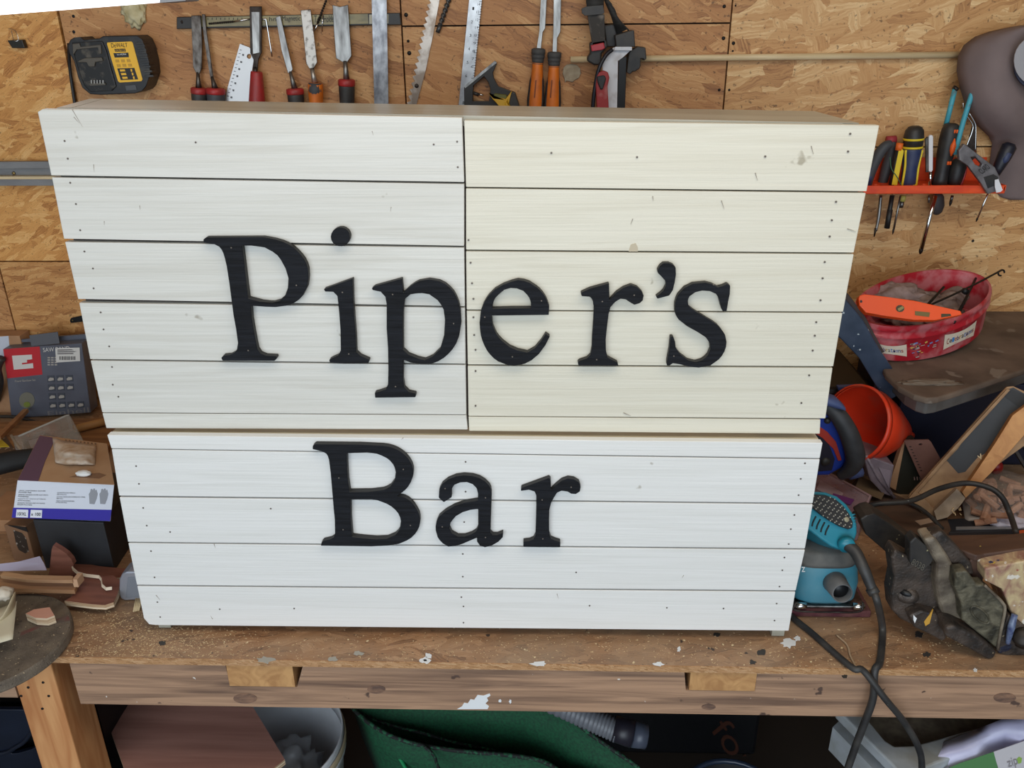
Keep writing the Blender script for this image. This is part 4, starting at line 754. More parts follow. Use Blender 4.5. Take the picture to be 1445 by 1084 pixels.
# saw band carton
t = T('saw_band_box', 'flat grey and red carton of saw bands leaning by the wall at the left', 'box', oz(70, 592, BZ), )
BY = oz(72, 588, BZ).y-.006
bx = lambda a, b: oy(a, b, BY)
gy = M('carton_grey', (96, 100, 112), .35, c2=(82, 84, 94), sc=(10, 40, 12)); rd = M('carton_red', (190, 48, 56), .35); cw = M('carton_white', (212, 208, 202), .5)
q = [(4.5, 492.5), (115, 484.5), (128, 582.5), (16, 591)]
Pq = [bx(*p) for p in q]
car = prism('carton', Pq, (0, .035, 0), gy, t, bevel=.0015)
prism('back_flap', [bx(4, 490)+V((0, .028, 0)), bx(4, 487)+V((0, .028, 0)), bx(114, 478)+V((0, .028, 0)), bx(117, 487)+V((0, .028, 0))], (0, .006, 0), gy, t)
py_('hang_tab', [(41, 473.5), (81, 468.5), (84, 485), (44, 489)], BY+.004, .003, M('tab_grey', (92, 94, 100), .4), t, bevel=.001)
card('logo_panel', [(4.6, 492.8), (56, 489), (60, 528.5), (10.5, 534)], bx, rd, car, lift=.0004)
b2 = lambda a, b: oy(a, b, BY-.0007)
card('logo', [(17, 502), (45, 500.5), (45.5, 507), (38, 508), (38.3, 511.5), (31, 512.2), (31.2, 514.5), (46.5, 512.5), (47.3, 519.5), (19.6, 521.8)], b2, cw, car, lift=.0003)
text('lettering', 'SAW BAND', [(60.5, 491), (98, 488.5), (98.6, 494.2), (61.2, 497)], b2, cw, car)
card('price_sticker', [(78, 491.5), (112.5, 490.5), (113.3, 509.5), (79.5, 511.5)], b2, cw, car, lift=.0006)
b3 = lambda a, b: oy(a, b, BY-.0018); grp = M('print_grey_dark', (85, 80, 80), .6)
rr = random.Random(2); x = 84
while x < 107:
    w_ = rr.uniform(.5, 1.4); card('barcode', [(x, 503), (x+w_, 503), (x+w_, 508), (x, 508)], b3, grp, car, lift=.0002); x += w_+rr.uniform(.6, 1.3)
for k in range(3): card('print', [(81, 493.5+k*2.6), (81+rr.uniform(14, 29), 493.2+k*2.6), (104, 494.3+k*2.6), (81, 494.8+k*2.6)], b3, grp, car, lift=.0002)
pic = M('print_pale_grey', (172, 166, 158), .5)
for r_ in range(4):
    for c_ in range(3 if r_ < 2 else (2 if r_ == 2 else 4)):
        x = 66.5+c_*13+r_*.9; y = 530.5+r_*12.5-c_*.4
        card('pictogram', [(x, y), (x+10, y-.5), (x+10.8, y+8.5), (x+.8, y+9)], b2, M('print_slate', (70, 74, 84), .5), car, lift=.0003)
        card('pictogram', [(x+1.5, y+5), (x+4, y+2.5), (x+9.2, y+3), (x+9.5, y+6), (x+5, y+7), (x+2, y+7.2)], b3, pic, car, lift=.0002)
for r_ in range(4):
    for c_ in range(3): x = 67+c_*5; y = 504+r_*3.3; card('print', [(x, y), (x+3.6, y), (x+3.8, y+1.8), (x+.2, y+1.8)], b2, pic, car, lift=.0002)
text('lettering', 'Power Bandsaw Set', [(21, 536.5), (50, 534.5), (50.3, 537.5), (21.3, 539.5)], b2, pic, car)
text('lettering', 'Einhell', [(67, 580.5), (125, 574.5), (126, 582), (68, 586.5)], b2, M('print_mid_grey', (128, 124, 124), .5), car)
card('badge', [(38+11*math.cos(k*math.pi/8), 565+11.5*math.sin(k*math.pi/8)) for k in range(16)], b2, M('badge_grey', (118, 116, 104), .4), car, lift=.0003)
card('badge', [(38+5*math.cos(k*math.pi/4), 571+4*math.sin(k*math.pi/4)) for k in range(8)], b3, M('badge_green', (120, 130, 60), .4), car, lift=.0003)
# box behind at the left edge
t = T('parcel', 'pale brown parcel with a white label at the left edge behind the saw band box', 'parcel', oz(0, 585, BZ))
pa = V((oy(-40, 530, 1.735).x, 1.738, BZ)); pz1 = oy(10, 474, 1.738).z
abox('carton', pa.x, oy(29, 480, 1.738).x, 1.738, 1.775, BZ, pz1, kraft, t, bevel=.001)
card('label', [(-30, 478), (12, 474), (15, 505), (-25, 510)], lambda a, b: oy(a, b, 1.738), M('bluish_label', (196, 200, 212), .6), t)
tube('black_cable', [oy(2, 505, 1.70), oy(-4, 520, 1.70), oy(-1, 540, 1.70), oz(-8, 575, BZ+.008)], .009, black_pl, None, label='thick black cable end at the left edge beside the saw band box', cat='cable')
# wood floor clutter: board, rod, pencil batten
t = pz_('offcut_board', [(-40, 598), (140, 590), (160, 612), (150, 640), (-40, 650)], BZ+.012, .011, M('brown_offcut', (168, 122, 76), .7, c2=(120, 82, 52), sc=(5, 60, 5)), label='thin brown board lying flat under the clear case at the left', cat='board')
tube('metal_rod', [oz(-20, 587, BZ+.004), oz(25, 589, BZ+.004), oz(60, 599, BZ+.004)], .0035, M('dark_rod', (60, 56, 52), .5), None, label='thin dark rod lying in front of the saw band box', cat='rod')
tube('wooden_stick', [oz(104, 606, BZ+.022), oz(160, 592, BZ+.022)], .009, M('tan_stick', (176, 128, 74), .6), None, label='round tan stick poking out from behind the left edge of the sign', cat='stick', sub=1)
a = oz(-6, 622, BZ+.03); b = oz(34, 582, BZ+.022); d = (b-a); s = V((d.y, -d.x, 0)).normalized()*.011
box('pencil_batten', a, d, s, (0, 0, .009), M('batten_tan', (178, 132, 86), .6, c2=(150, 105, 66), sc=(30, 30, 30)), None, bevel=.001, label='short tan batten lying at a slant near the left edge', cat='batten')
# clear case
t = T('clear_case', 'clear plastic case with a dark insert lying behind the glove box', 'case', oz(70, 640, BZ+.012))
clr = M('clear_plastic', (205, 205, 198), .18, c2=(182, 180, 170), sc=(30, 30, 30), alpha=.42)
cz = BZ+.05
q = [(16, 615), (28, 614), (93, 587), (99, 586), (122, 628), (60, 668), (42, 656)]
v, f = gprism([[oz(x, y, cz) for x, y in q]], (0, 0, -.034)); obj('case_body', v, f, clr, t, bevel=.002)
pz_('dark_insert', [(31, 620), (60, 609), (112, 628), (60, 655), (46, 652)], cz-.02, .012, M('insert_dark', (72, 70, 66), .6), t)
pz_('label_slip', [(40, 622), (54, 618), (60, 634), (48, 642)], cz-.018, .001, M('grey_slip', (150, 150, 160), .6), t)
tube('rim', [oz(x, y, cz) for x, y in ((16, 615), (42, 656))], .003, M('clear_rim', (200, 198, 190), .3, alpha=.7), t, sub=1); tube('rim', [oz(x, y, cz) for x, y in ((26, 616), (93, 587), (98, 586))], .0022, M('clear_rim', (200, 198, 190), .3, alpha=.7), t, sub=1)
# yellow card & black handle
pz_('yellow_card', [(-20, 618), (2, 620), (13, 630), (-20, 632)], BZ+.014, .001, M('yellow_card', (210, 185, 50), .6), label='bright yellow card lying at the left edge', cat='card')
pz_('printed_pack', [(-20, 606), (6, 612), (30, 648), (14, 658), (-20, 634)], BZ+.0128, .0006, M('dark_pack', (92, 76, 62), .5, specks=(((190, 170, 145), 90, .62),)), label='dark printed pack under the yellow card at the left edge', cat='packet')
t = T('black_tool', 'chunky black tool handle lying at the left edge behind the glove box', 'handle', oz(12, 672, BZ+.05))
loft('grip', [sring(oz(x, y, BZ+.062), (0, .7, .7), (0, -.7, .7), r, r*.8, 14, .8) for x, y, r in ((-30, 655, .02), (0, 655, .021), (22, 650, .02), (44, 646, .018), (70, 640, .014))], M('matt_black', (22, 22, 23), .7), t, smooth=True)
# black box
t = T('black_box', 'plain black card box under the glove box at the left', 'box', oz(110, 803, BZ))
kb = M('black_card', (40, 42, 46), .6, c2=(34, 35, 38), sc=(30, 30, 30))
A = oz(65, 802, BZ); B = oz(157, 806, BZ); n_ = V((B.y-A.y, -(B.x-A.x), 0)); E_ = hit(142, 738, B, n_); h = (E_.z-BZ)
B = V((oy(150, 770, B.y).x+.004, B.y, BZ)); 
dep = V((-.012, .16, 0))
box('carton', A, B-A, dep, (0, 0, h), kb, t, bevel=.0012)
# kraft box with cut-out
t = T('kraft_box', 'small brown card box with a cut-out window left of the black box', 'box', oz(40, 792, BZ))
A = oz(20, 791, BZ); B = oz(50, 793, BZ); C = oz(66, 783, BZ); hk = hit(9, 741, A, (0, 1, 0)).z-BZ
C = B+V((.014, .075, 0))
v, f = gprism([[A, B, C, A+(C-B)]], (0, 0, hk)); kbx = obj('carton', v, f, kraftd, t, bevel=.001)
nn = (B-A).cross(V((0, 0, 1))); fb = lambda a, b: hit(a, b, A, nn)
card('window', [(19, 748), (31, 752), (37, 760), (41, 778), (36, 781), (27, 776), (23, 768)], fb, M('window_dark', (52, 46, 42), .3, specks=(((150, 140, 130), 120, .6),)), kbx, lift=.0005)
card('black_corner', [(11, 740.5), (37, 744), (40, 751), (13, 742)], fb, blk, kbx, lift=.0005)
t = T('kraft_carton', 'larger brown carton behind the small windowed box', 'box', oz(20, 740, BZ))
A2 = V((-1.0, A.y+.085, BZ)); zt2 = oz(30, 700, 0).z
hh2 = oy(60, 735, A.y+.085).z-BZ
box('carton', A2, (oy(70, 735, A.y+.085).x+1.0, 0, 0), (0, .10, 0), (0, 0, hh2), kraft, t, bevel=.001)
# glove box
t = T('glove_box', 'white, purple and tan box of disposable gloves lying on the black box', 'box', oz(90, 735, BZ+h))
gz = BZ+h+.0015
gA = oz(17, 731, gz); gB = oz(156, 736, gz)
gn = (gB-gA).cross(V((0, 0, 1))); fg = lambda a, b: hit(a, b, gA, gn)
zt = fg(24, 677.5).z
tl, tr = fg(24.5, 678), V(); tr = fg(162, 685); tr.z = tl.z; gh = tl.z-gz
bl_ = oz(56, 614, tl.z); br_ = oz(151, 626, tl.z)
lo_ = [gA, gB, gB+(br_-tr), gA+(bl_-tl)]
up_ = [tl, tr, br_, bl_]
gw = M('box_white', (218, 222, 232), .45); tanb = M('box_tan', (192, 158, 126), .45, c2=(176, 140, 108), sc=(16, 16, 16)); pur = M('box_purple', (92, 70, 104), .45); blu = M('box_blue', (58, 52, 160), .45)
gb = obj('carton', [p for p in lo_]+[p for p in up_], [(0, 1, 2, 3), (4, 5, 6, 7), (0, 1, 5, 4), (1, 2, 6, 5), (2, 3, 7, 6), (3, 0, 4, 7)], gw, t, bevel=.001)
ft = lambda a, b: oz(a, b, tl.z)
card('top_panel', [(56, 614.5), (150.5, 626.3), (161.5, 684.5), (25, 678)], ft, tanb, gb, lift=.0004)
card('purple_band', [(56, 615), (77, 618), (74, 628), (64, 650), (54, 679), (25.3, 677.6)], lambda a, b: oz(a, b, tl.z+.0008), pur, gb, lift=.0003)
card('blue_band', [(18.6, 716.5), (157.6, 719.5), (155.5, 735.3), (16.8, 730.5)], fg, blu, gb, lift=.0004)
for q in (((24, 718.5), (40.5, 719), (40, 730), (23, 729.5)), ((44, 719), (60, 719.5), (59.5, 730.5), (43, 730))): card('size_label', q, lambda a, b: hit(a, b, gA, gn), M('label_white', (230, 232, 240), .5), gb, lift=.0012)
text('lettering', '10/XL', [(26, 722), (38.5, 722.3), (38, 727), (25.6, 726.6)], fg, blk, gb, th=.0022); text('lettering', 'x 100', [(45, 722.5), (58.5, 722.8), (58.2, 727.2), (44.6, 726.9)], fg, blk, gb, th=.0022)
L1_ = ['VINYL DISPOSABLE GLOVES', 'POWDER FREE', 'EINMALHANDSCHUHE AUS VINYL', 'PUDERFREI', 'GANTS DE VINYLE JETABLES', 'NON POUDRES', 'GUANTI MONOUSO IN VINILE', 'SENZA POLVERE']
for k, s in enumerate(L1_):
    y = 691.5+k*2.35+(k//2)*1.1; x = 27-k*.35; w_ = len(s)*1.62
    text('lettering', s, [(x, y), (x+w_, y+.6), (x+w_, y+2.1), (x, y+1.5)], fg, blk, gb, th=.0006)
for k, s in enumerate(['GUANTES DE VINILO', 'SIN POLVO', 'LUVAS DESCARTAVEIS DE VINIL', 'SEM PO', 'VINYLHANDSCHOENEN', 'POEDERVRIJ']):
    y = 694.5+k*2.35+(k//2)*1.1; x = 81-k*.35; w_ = len(s)*1.5
    text('lettering', s, [(x, y), (x+w_, y+.4), (x+w_, y+1.9), (x, y+1.5)], fg, blk, gb, th=.0006)
gl = M('glove_print', (150, 152, 158), .5)
for x in (126, 141):
    q = [(x+.5, 711), (x, 703), (x-.5, 697), (x+1.5, 694), (x+2, 690.5), (x+4, 689.8), (x+5, 692), (x+6.3, 689.4), (x+8, 689.6), (x+8.4, 692.3), (x+10.3, 691), (x+11, 694), (x+12, 697), (x+10.5, 704), (x+7.5, 711.5)]
    card('glove_picture', q, fg, gl, gb, lift=.0004)
for k in range(9): x = 92+k*5.2; card('print', [(x, 621+k*.6), (x+2.6, 621.3+k*.6), (x+2.2, 624.6+k*.6+(k % 3)), (x+.4, 624.4+k*.6)], ft, M('print_brown_grey', (120, 96, 80), .6), gb, lift=.0009)
# film tearing out of the box top
rows = []
for i in range(10):
    u = i/9; r_ = []
    for j in range(14):
        s = j/13; px = 74+(136-74)*s*(1-.1*u)+4*u; py2 = 620+u*36+8*s*(1-u)
        if s < .25: py2 -= 3*(1-s*4)
        z = tl.z+.002+.010*abs(noise.noise(V((s*4, u*3, 1))))+.008*math.sin(math.pi*s)*math.sin(math.pi*u); r_.append(oz(px, py2, z))
    rows.append(r_)
sheet('torn_film', rows, M('film_tan', (205, 180, 154), .25, c2=(230, 215, 198), sc=(60, 60, 60), alpha=.75), t, th=.0005)
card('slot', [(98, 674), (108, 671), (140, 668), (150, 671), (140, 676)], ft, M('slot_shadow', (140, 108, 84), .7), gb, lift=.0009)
lump('glove_tip', oz(118, 668, tl.z+.005), (.011, .006, .004), white_pl, t, seed=5, sub=3)
# lavender paper
rows = [[oz(-30+k*12+i*3, 806-k*1.2-i*9+(0 if k < 7 else (k-7)*2), BZ+.02+.008*math.sin(k*.5)+.006*i) for k in range(9)] for i in range(2)]
t = obj('paper_sheet', [p for r_ in [[oz(-30, 806, BZ+.034), oz(10, 806, BZ+.034), oz(66, 805, BZ+.034), oz(62, 795, BZ+.04), oz(56, 785, BZ+.046), oz(25, 793, BZ+.044), oz(-30, 799, BZ+.04)]] for p in r_], [(0, 1, 5, 6), (1, 2, 3, 5), (3, 4, 5)], M('lavender_paper', (172, 165, 186), .6), label='curled lavender-white paper lying on the plywood scraps', cat='paper')
md = t.modifiers.new('thickness', 'SOLIDIFY'); md.thickness = .0006
# plywood scraps
def ply(name, q, z, th, label, face=ply_red, edge=ply_edge, q2=None):
    o = pz_(name, q, z, th, face, label=label, cat='offcut', bevel=0); o.data.materials.append(edge)
    for p in o.data.polygons:
        if abs(p.normal.z) < .5: p.material_index = 1
    return o
o = ply('plywood_offcut', [(100, 843), (113, 822), (122, 812), (160, 812), (170, 820), (166, 838), (160, 850), (148, 854), (130, 853), (91, 848)], BZ+.022, .009, 'red-brown plywood offcut with a thick white edge, nearest the bench front'); o['group'] = 'plywood offcuts'
o = ply('plywood_offcut', [(70, 806), (112, 794), (140, 799), (180, 803), (172, 815), (110, 818), (68, 812)], BZ+.011, .009, 'flat red-brown plywood offcut beneath the other scraps in front of the black box'); o['group'] = 'plywood offcuts'
# upright curved piece
cp = V((0, 0, 0)); cy_ = oz(90, 812, BZ+.012).y
t = py_('plywood_offcut', [(69, 812), (73, 775), (75, 770), (84, 775), (94, 782), (101, 790), (104, 797), (100, 802), (104, 808), (112, 812)], cy_, .009, ply_red, label='curved red-brown plywood offcut standing up against the black box', cat='offcut', group='plywood offcuts')
# pale curved edge strip
rows = []
cv = [(100, 794), (103, 801), (110, 807), (122, 810), (140, 812), (143, 816), (144, 824), (150, 829), (158, 828)]
sheet('veneer_strip', [[oz(x, y, BZ+.030) for x, y in cv], [oz(x, y+4.5, BZ+.026) for x, y in cv]], M('pale_veneer', (222, 205, 182), .6), th=.0012, label='pale ragged veneer strip curling along the plywood scraps', cat='veneer', smooth=False)
G2 = 'wood strips on the grinding disc'
def strip(q, z, th, lb, mt): return pz_('wood_strip', q, z, th, mt, label=lb, cat='wood strip', bevel=.0006)
lw = M('strip_tan', (172, 132, 96), .65, c2=(148, 108, 76), sc=(8, 70, 70))
strip([(-30, 818), (-30, 829), (105, 833), (112, 820), (100, 812)], BZ+.036, .007, 'wide tan wood strip resting along the back of the grinding disc', lw)
strip([(5, 806), (36, 811), (103, 813), (102, 819), (36, 818), (0, 812)], BZ+.052, .006, 'upper narrow wood strip lying on the wide tan strip', M('strip_light', (188, 150, 112), .65, c2=(160, 122, 90), sc=(8, 70, 70)))
box('wood_block', oz(104, 829, BZ+.037), (.008, 0, 0), (0, .018, 0), (0, 0, .014), M('block_pale', (190, 152, 120), .7), None, bevel=.0008, label='tiny pale wood block standing at the end of the wood strips', cat='block')
# grinding disc
t = T('grinding_disc', 'large dusty round disc lying on the bench at the lower left corner', 'disc', V((-.79, .949, BZ)))
dd = M('dusty_disc', (118, 106, 92), .95, c2=(92, 82, 72), sc=(40, 40, 40), bump=.8, bsc=(400, 400, 400), specks=(((200, 180, 145), 240, .68), ((60, 54, 50), 160, .66)))
lathe('disc', V((-.79, .949, BZ+.0006)), V((-.79, .949, BZ+.019)), [(0, .104), (.15, .1065), (.85, .1065), (1, .105)], dd, t, seg=64, smooth=False)
prism('red_stripe', [oz(x, y, BZ+.0194) for x, y in ((30, 892), (60, 880), (96, 868), (99, 876), (60, 884), (28, 898))], (0, 0, -.0005), M('dusty_red', (112, 70, 66), .95, c2=(95, 84, 76), sc=(90, 90, 90)), t)
o = ply('plywood_offcut', [(36, 866), (48, 860), (70, 857), (77, 869), (66, 873), (50, 872)], BZ+.034, .013, 'small pinkish wedge of plywood lying on the grinding disc', M('pink_ply', (202, 150, 130), .6)); o['group'] = 'plywood offcuts'
# cream plaster-like paper cup at the left edge
t = T('paper_cup', 'torn cream paper cup standing on the grinding disc at the left edge', 'cup', oz(0, 905, BZ+.02))
rows = []
for i in range(7):
    u = i/6; rows.append([V((-.812+(.052-.012*u)*math.cos(a), .975+(.04-.01*u)*math.sin(a), BZ+.02+(.042+.012*math.sin(a*3+1)*(1))*(1-u))) for a in [-2.4+4.2*k/22 for k in range(23)]])
cr = M('cream_paper', (196, 184, 156), .5, c2=(176, 160, 130), sc=(20, 20, 20)); sheet('wall', rows, cr, t, th=.001)
rows = [[oz(-25+26*s+8*u*s, 905-15*u-30*s*s, BZ+.045+.012*math.sin(s*3)*u) for s in [k/8 for k in range(9)]] for u in [i/5 for i in range(6)]]
sheet('torn_flap', [[oz(-30+s*(54-6*u), 872+44*u-26*s*(1-u)*.9-14*s*u, BZ+.05-.006*u) for s in [k/8 for k in range(9)]] for u in [i/5 for i in range(6)]], M('cream_paper_light', (204, 196, 172), .5), t, th=.0008)
lump('paper_scrap', oz(4, 838, BZ+.062), (.012, .009, .008), M('pale_scrap', (206, 196, 180), .7), seed=8, amp=.5, sub=3, label='crumpled pale scrap at the left end of the wood strips', cat='scrap')
# tape measure
t = T('tape_measure', 'silver tape measure tucked against the lower left edge of the sign', 'tape measure', oz(185, 847, BZ))
TYm = oz(182, 848, BZ).y
sv = M('silver_plastic', (168, 172, 182), .3, .5)
TYm -= .002
py_('case', [(167.5, 838), (168, 818), (172, 810), (180, 807), (215, 806), (218, 846), (176, 848), (170, 845)], TYm, .03, sv, t, bevel=.006, seg=4)
py_('side_plate', [(180, 815), (214, 814), (216, 842), (177, 844)], TYm-.001, .002, M('plate_grey', (122, 126, 134), .4), t, bevel=.0006)
for k in range(4):
    a = oz(189+k*2.2, 863-k*.5, BZ+.003); b = oz(193+k*2.6, 842, BZ+.006); tube('splinter', [a, b], .0017, wood_pale, None, seg=6, sub=1, label='%s of four pale splinters beside the lower left sign corner' % ('leftmost', 'second from left', 'second from right', 'rightmost')[k], cat='splinter', group='wood splinters by the sign')
# ================================================================ RIGHT HEAP
# storage case with red tub
blkp = M('deep_black', (16, 17, 20), .45); nvy = M('navy_plastic', (22, 28, 50), .4)
CZ = 1.135
t = T('dusty_case', 'grey plastic case with a dusty brown lid under the red tub', 'case', oz(1330, 520, CZ))
q = [(1236, 500), (1250, 528), (1268, 545), (1290, 557), (1308, 562), (1325, 561), (1345, 555), (1445, 522), (1560, 485), (1560, 428), (1420, 424), (1300, 424), (1245, 450)]
dl = M('dusty_lid', (122, 104, 90), .85, c2=(84, 70, 60), sc=(9, 9, 9), det=6, bump=.3, specks=(((128, 116, 104), 16, .62),))
o = pz_('lid', q, CZ, .012, dl, t, bevel=.004, seg=3)
q2 = [(1250, 508), (1262, 528), (1280, 546), (1296, 555), (1310, 559), (1325, 557), (1345, 551), (1445, 519), (1555, 484), (1555, 430), (1420, 426), (1300, 426), (1255, 455)]
L_ = [oz(x, y, CZ-.012) for x, y in q2]; v, f = gprism([L_], (0, 0, -.036)); obj('case_body', v, f, M('case_grey', (112, 108, 104), .5, c2=(84, 78, 72), sc=(14, 14, 14)), t, bevel=.004, seg=3)
lump('dust_patch', oz(1312, 540, CZ), (.045, .012, .004), M('cement_dust', (120, 106, 92), .95), t, seed=4, amp=.4)
t = T('crate', 'dark navy plastic crate beneath the dusty grey case', 'crate', V((.9, 1.55, BZ)))
abox('body', .70, 1.35, 1.52, 1.76, BZ, CZ-.049, nvy, t, bevel=.005); abox('rim', .695, 1.355, 1.512, 1.765, CZ-.075, CZ-.055, M('navy_rim', (28, 34, 56), .35), t, bevel=.003)
t = T('tool_case', 'black tool case standing on end between the sign and the dark crate', 'case', V((.6, 1.6, BZ)))
abox('body', .42, .64, 1.50, 1.72, BZ, 1.075, blkp, t, bevel=.01)
py_('latch', [(1236, 536), (1243, 536), (1245, 556), (1237, 556)], 1.487, .012, M('latch_blue_grey', (78, 92, 124), .4), t, bevel=.001); py_('latch', [(1183, 547), (1220, 545), (1220, 549), (1183, 551)], 1.487, .012, M('latch_blue', (52, 70, 120), .4), t)
np_ = [oy(x, y, 1.455) for x, y in ((1190, 416), (1194, 423), (1217, 450), (1230, 473), (1243, 496), (1257, 516), (1268, 536), (1264, 560), (1252, 566), (1238, 548), (1212, 505), (1186, 478), (1176, 470), (1185, 420))]
t = prism('plastic_sheet', np_, (.005, .012, -.004), M('scuffed_navy', (40, 54, 74), .3, c2=(60, 72, 92), sc=(25, 25, 25), specks=(((190, 200, 205), 110, .71),)), bevel=.002, label='scuffed dark blue plastic lid leaning beside the red tub', cat='lid')
prism('thin_board', [oy(x, y, 1.465) for x, y in ((1190, 408), (1198, 416), (1222, 448), (1234, 472), (1248, 497), (1244, 499), (1229, 474), (1215, 450), (1192, 424))], (0, .02, 0), M('brown_rubber', (62, 50, 46), .6), bevel=.001, label='thin brown board edge standing behind the dark blue lid', cat='board')
# tub
t = T('red_tub', 'round red plastic tub full of odds and ends, standing on the dusty case', 'tub', oz(1305, 505, CZ))
Lp, Rp, Fp, Kp = oy(1206, 433, 1.53), oy(1400, 406, 1.61), oy(1303, 458, 1.475), oy(1303, 381, 1.67)
Cc = (Lp+Rp+Fp+Kp)/4; Aa = (Rp-Lp)/2; Bb = (Kp-Fp)/2
Dd = oy(1301, 510, 1.487)-Fp
def tp_(th, h, s=1): return Cc+(Aa*math.cos(th)+Bb*math.sin(th))*s+Dd*h
prof = [(0, .965), (0, 1.0), (.06, 1.012), (.13, 1.01), (.16, .985), (.26, .985), (.28, 1.0), (.33, 1.0), (.36, .97), (1.0, .915)]
N_ = 56
v = []; f = []
inn = [(1.0-.03, .90), (0.02, .955)]
pr = [(h, s) for h, s in inn]+prof
for h, s in pr:
    for k in range(N_): v.append(tp_(2*math.pi*k/N_, h, s))
for i in range(len(pr)-1):
    for k in range(N_): f.append((i*N_+k, i*N_+(k+1) % N_, (i+1)*N_+(k+1) % N_, (i+1)*N_+k))
f.append(tuple(range(N_))); f.append(tuple((len(pr)-1)*N_+k for k in range(N_)))
tubm = M('dusty_red_plastic', (180, 28, 44), .45, c2=(196, 112, 116), sc=(26, 26, 26), det=7, lo=.44, hi=.58, amt=.9)
tb = obj('tub_body', v, f, tubm, t, smooth=True); md = tb.modifiers.new('e', 'EDGE_SPLIT'); md.split_angle = math.radians(50)
# printed panels round the side: u = angle, v = height fraction
def tubq(name, pts, mat, lift=.0006):
    vs = []; n = len(pts)
    for a, h in pts:
        th = math.radians(a); s = .97-.055*(h-.36)/.64; p = tp_(th, h, s); o_ = (p-(Cc+Dd*h)); vs.append(p+o_.normalized()*lift*1.5)
    return obj(name, vs, [tuple(range(n))], mat, tb)
def tubstrip(name, a0, a1, h0, h1, mat, lift, waist=.06):
    vs = []; f = []; m = 12
    for i in range(m+1):
        u = i/m; wv = waist*(1-abs(2*u-1)**2)
        for h in (h0+wv, h1-wv):
            s = .97-.055*(h-.36)/.64; p = tp_(math.radians(a0+(a1-a0)*u), h, s); vs.append(p+(p-(Cc+Dd*h)).normalized()*lift)
    for i in range(m): f.append((2*i, 2*i+2, 2*i+3, 2*i+1))
    return obj(name, vs, f, mat, tb)
lb = M('cream_print', (222, 208, 188), .5, c2=(200, 160, 150), sc=(40, 40, 40), lo=.5, hi=.75)
cols_ = [(150, 40, 40), (40, 40, 60), (60, 130, 200), (170, 90, 60), (90, 60, 120), (190, 150, 60), (60, 60, 70), (60, 110, 190), (40, 40, 90), (60, 90, 170), (40, 60, 120), (150, 50, 50)]
word = 'Celebrations'
for a0, a1, h0, h1 in ((222, 256, .50, .86), (288, 322, .40, .84)):
    tubstrip('label', a0, a1, h0, h1, lb, .0012)
    for i, c_ in enumerate(word):
        u0 = .07+.86*i/len(word); u1 = u0+.86/len(word)*.85; vs, fs = txt(c_); big = c_ == 'C' ; P = []
        for u, vv in vs:
            a = math.radians(a0+(a1-a0)*(u0+(u1-u0)*u)); hm = (h0+h1)/2; hs = (h1-h0)*(.36 if big else (.30 if c_ in 'lbt' else .22)); h = hm+hs*.5-hs*vv*(1)
            if not big and c_ not in 'lbt': h += 0.012
            s = .97-.055*(h-.36)/.64; p = tp_(a, h, s); P.append(p+(p-(Cc+Dd*h)).normalized()*.002)
        obj('lettering', P, fs, M('tub_ink_%d' % i, cols_[i], .5), tb)
rr = random.Random(11)
for k in range(26):
    a = rr.choice((rr.uniform(258, 268), rr.uniform(270, 284))); h = rr.uniform(.48, .9); da = rr.uniform(1, 3.6); dh = rr.uniform(.015, .045)
    tubq('print_fleck', [(a, h), (a+da, h-dh*.6), (a+da*1.2, h+dh*.4), (a+.5, h+dh)], M('fleck_%d' % (k % 4), [(176, 168, 160), (120, 130, 180), (210, 170, 90), (60, 60, 70)][k % 4], .5), .0008)
# contents
zc = Cc+Dd*.55
rag = M('grey_rag', (150, 128, 118), .9, c2=(100, 84, 78), sc=(40, 40, 40), bump=.4)
lump('crumpled_rag', Cc+Aa*-.05+Bb*.22+Dd*.55, (.055, .045, .026), rag, seed=2, amp=.55, freq=1.8, sub=4, label='crumpled grey rag in the middle of the red tub', cat='rag')
lump('crumpled_rag', Cc+Aa*-.4+Bb*.5+Dd*.40, (.05, .03, .03), M('pale_rag', (172, 150, 145), .9, c2=(130, 110, 104), sc=(40, 40, 40), bump=.4), seed=6, amp=.4, freq=1.6, sub=4, label='pale grey cloth bunched at the back left of the red tub', cat='rag')
t2 = T('glove', 'dusty grey work glove stuffed at the right inside the red tub', 'glove', Cc+Aa*.4+Dd*.6)
for k in range(3): tube('finger', [Cc+Aa*(.1+.1*k)+Bb*(.1+.2*k)+Dd*.5, Cc+Aa*(.35+.08*k)+Bb*(.15+.15*k)+Dd*.35, Cc+Aa*(.55+.05*k)+Bb*(.1+.12*k)+Dd*.5], [.012, .013, .009], rag, t2)
# spirit level
t2 = T('spirit_level', 'short bright orange spirit level lying across the red tub', 'spirit level', oy(1212, 440, 1.47))
org = M('level_orange', (244, 84, 18), .4)
LYp = 1.485
lv = [(1211.5, 422), (1213, 417), (1220, 415), (1250, 418.5), (1290, 424), (1330, 433), (1356, 439), (1358, 444), (1320, 452), (1290, 451.5), (1250, 446), (1222, 441), (1213, 431)]
def lev(x, y): return hit(x, y, oy(1212, 420, 1.462), (.10, 1, -.45))
v, f = gprism([[lev(x, y) for x, y in lv]], (0, .012, -.008)); obj('body', v, f, org, t2, bevel=.0015)
card('bubble_hole', [(1270+6*math.cos(k*math.pi/6), 435.5+5*math.sin(k*math.pi/6)) for k in range(12)], lev, M('vial_dark', (70, 60, 30), .3), t2, lift=.001)
card('vial', [(1266, 436), (1273, 432), (1275.5, 435), (1268, 439.5)], lev, M('vial_olive', (150, 135, 80), .3), t2, lift=.002)
card('vial', [(1291, 439), (1312, 441), (1311, 447.5), (1291, 445)], lev, M('vial_olive2', (118, 98, 48), .3), t2, lift=.001)
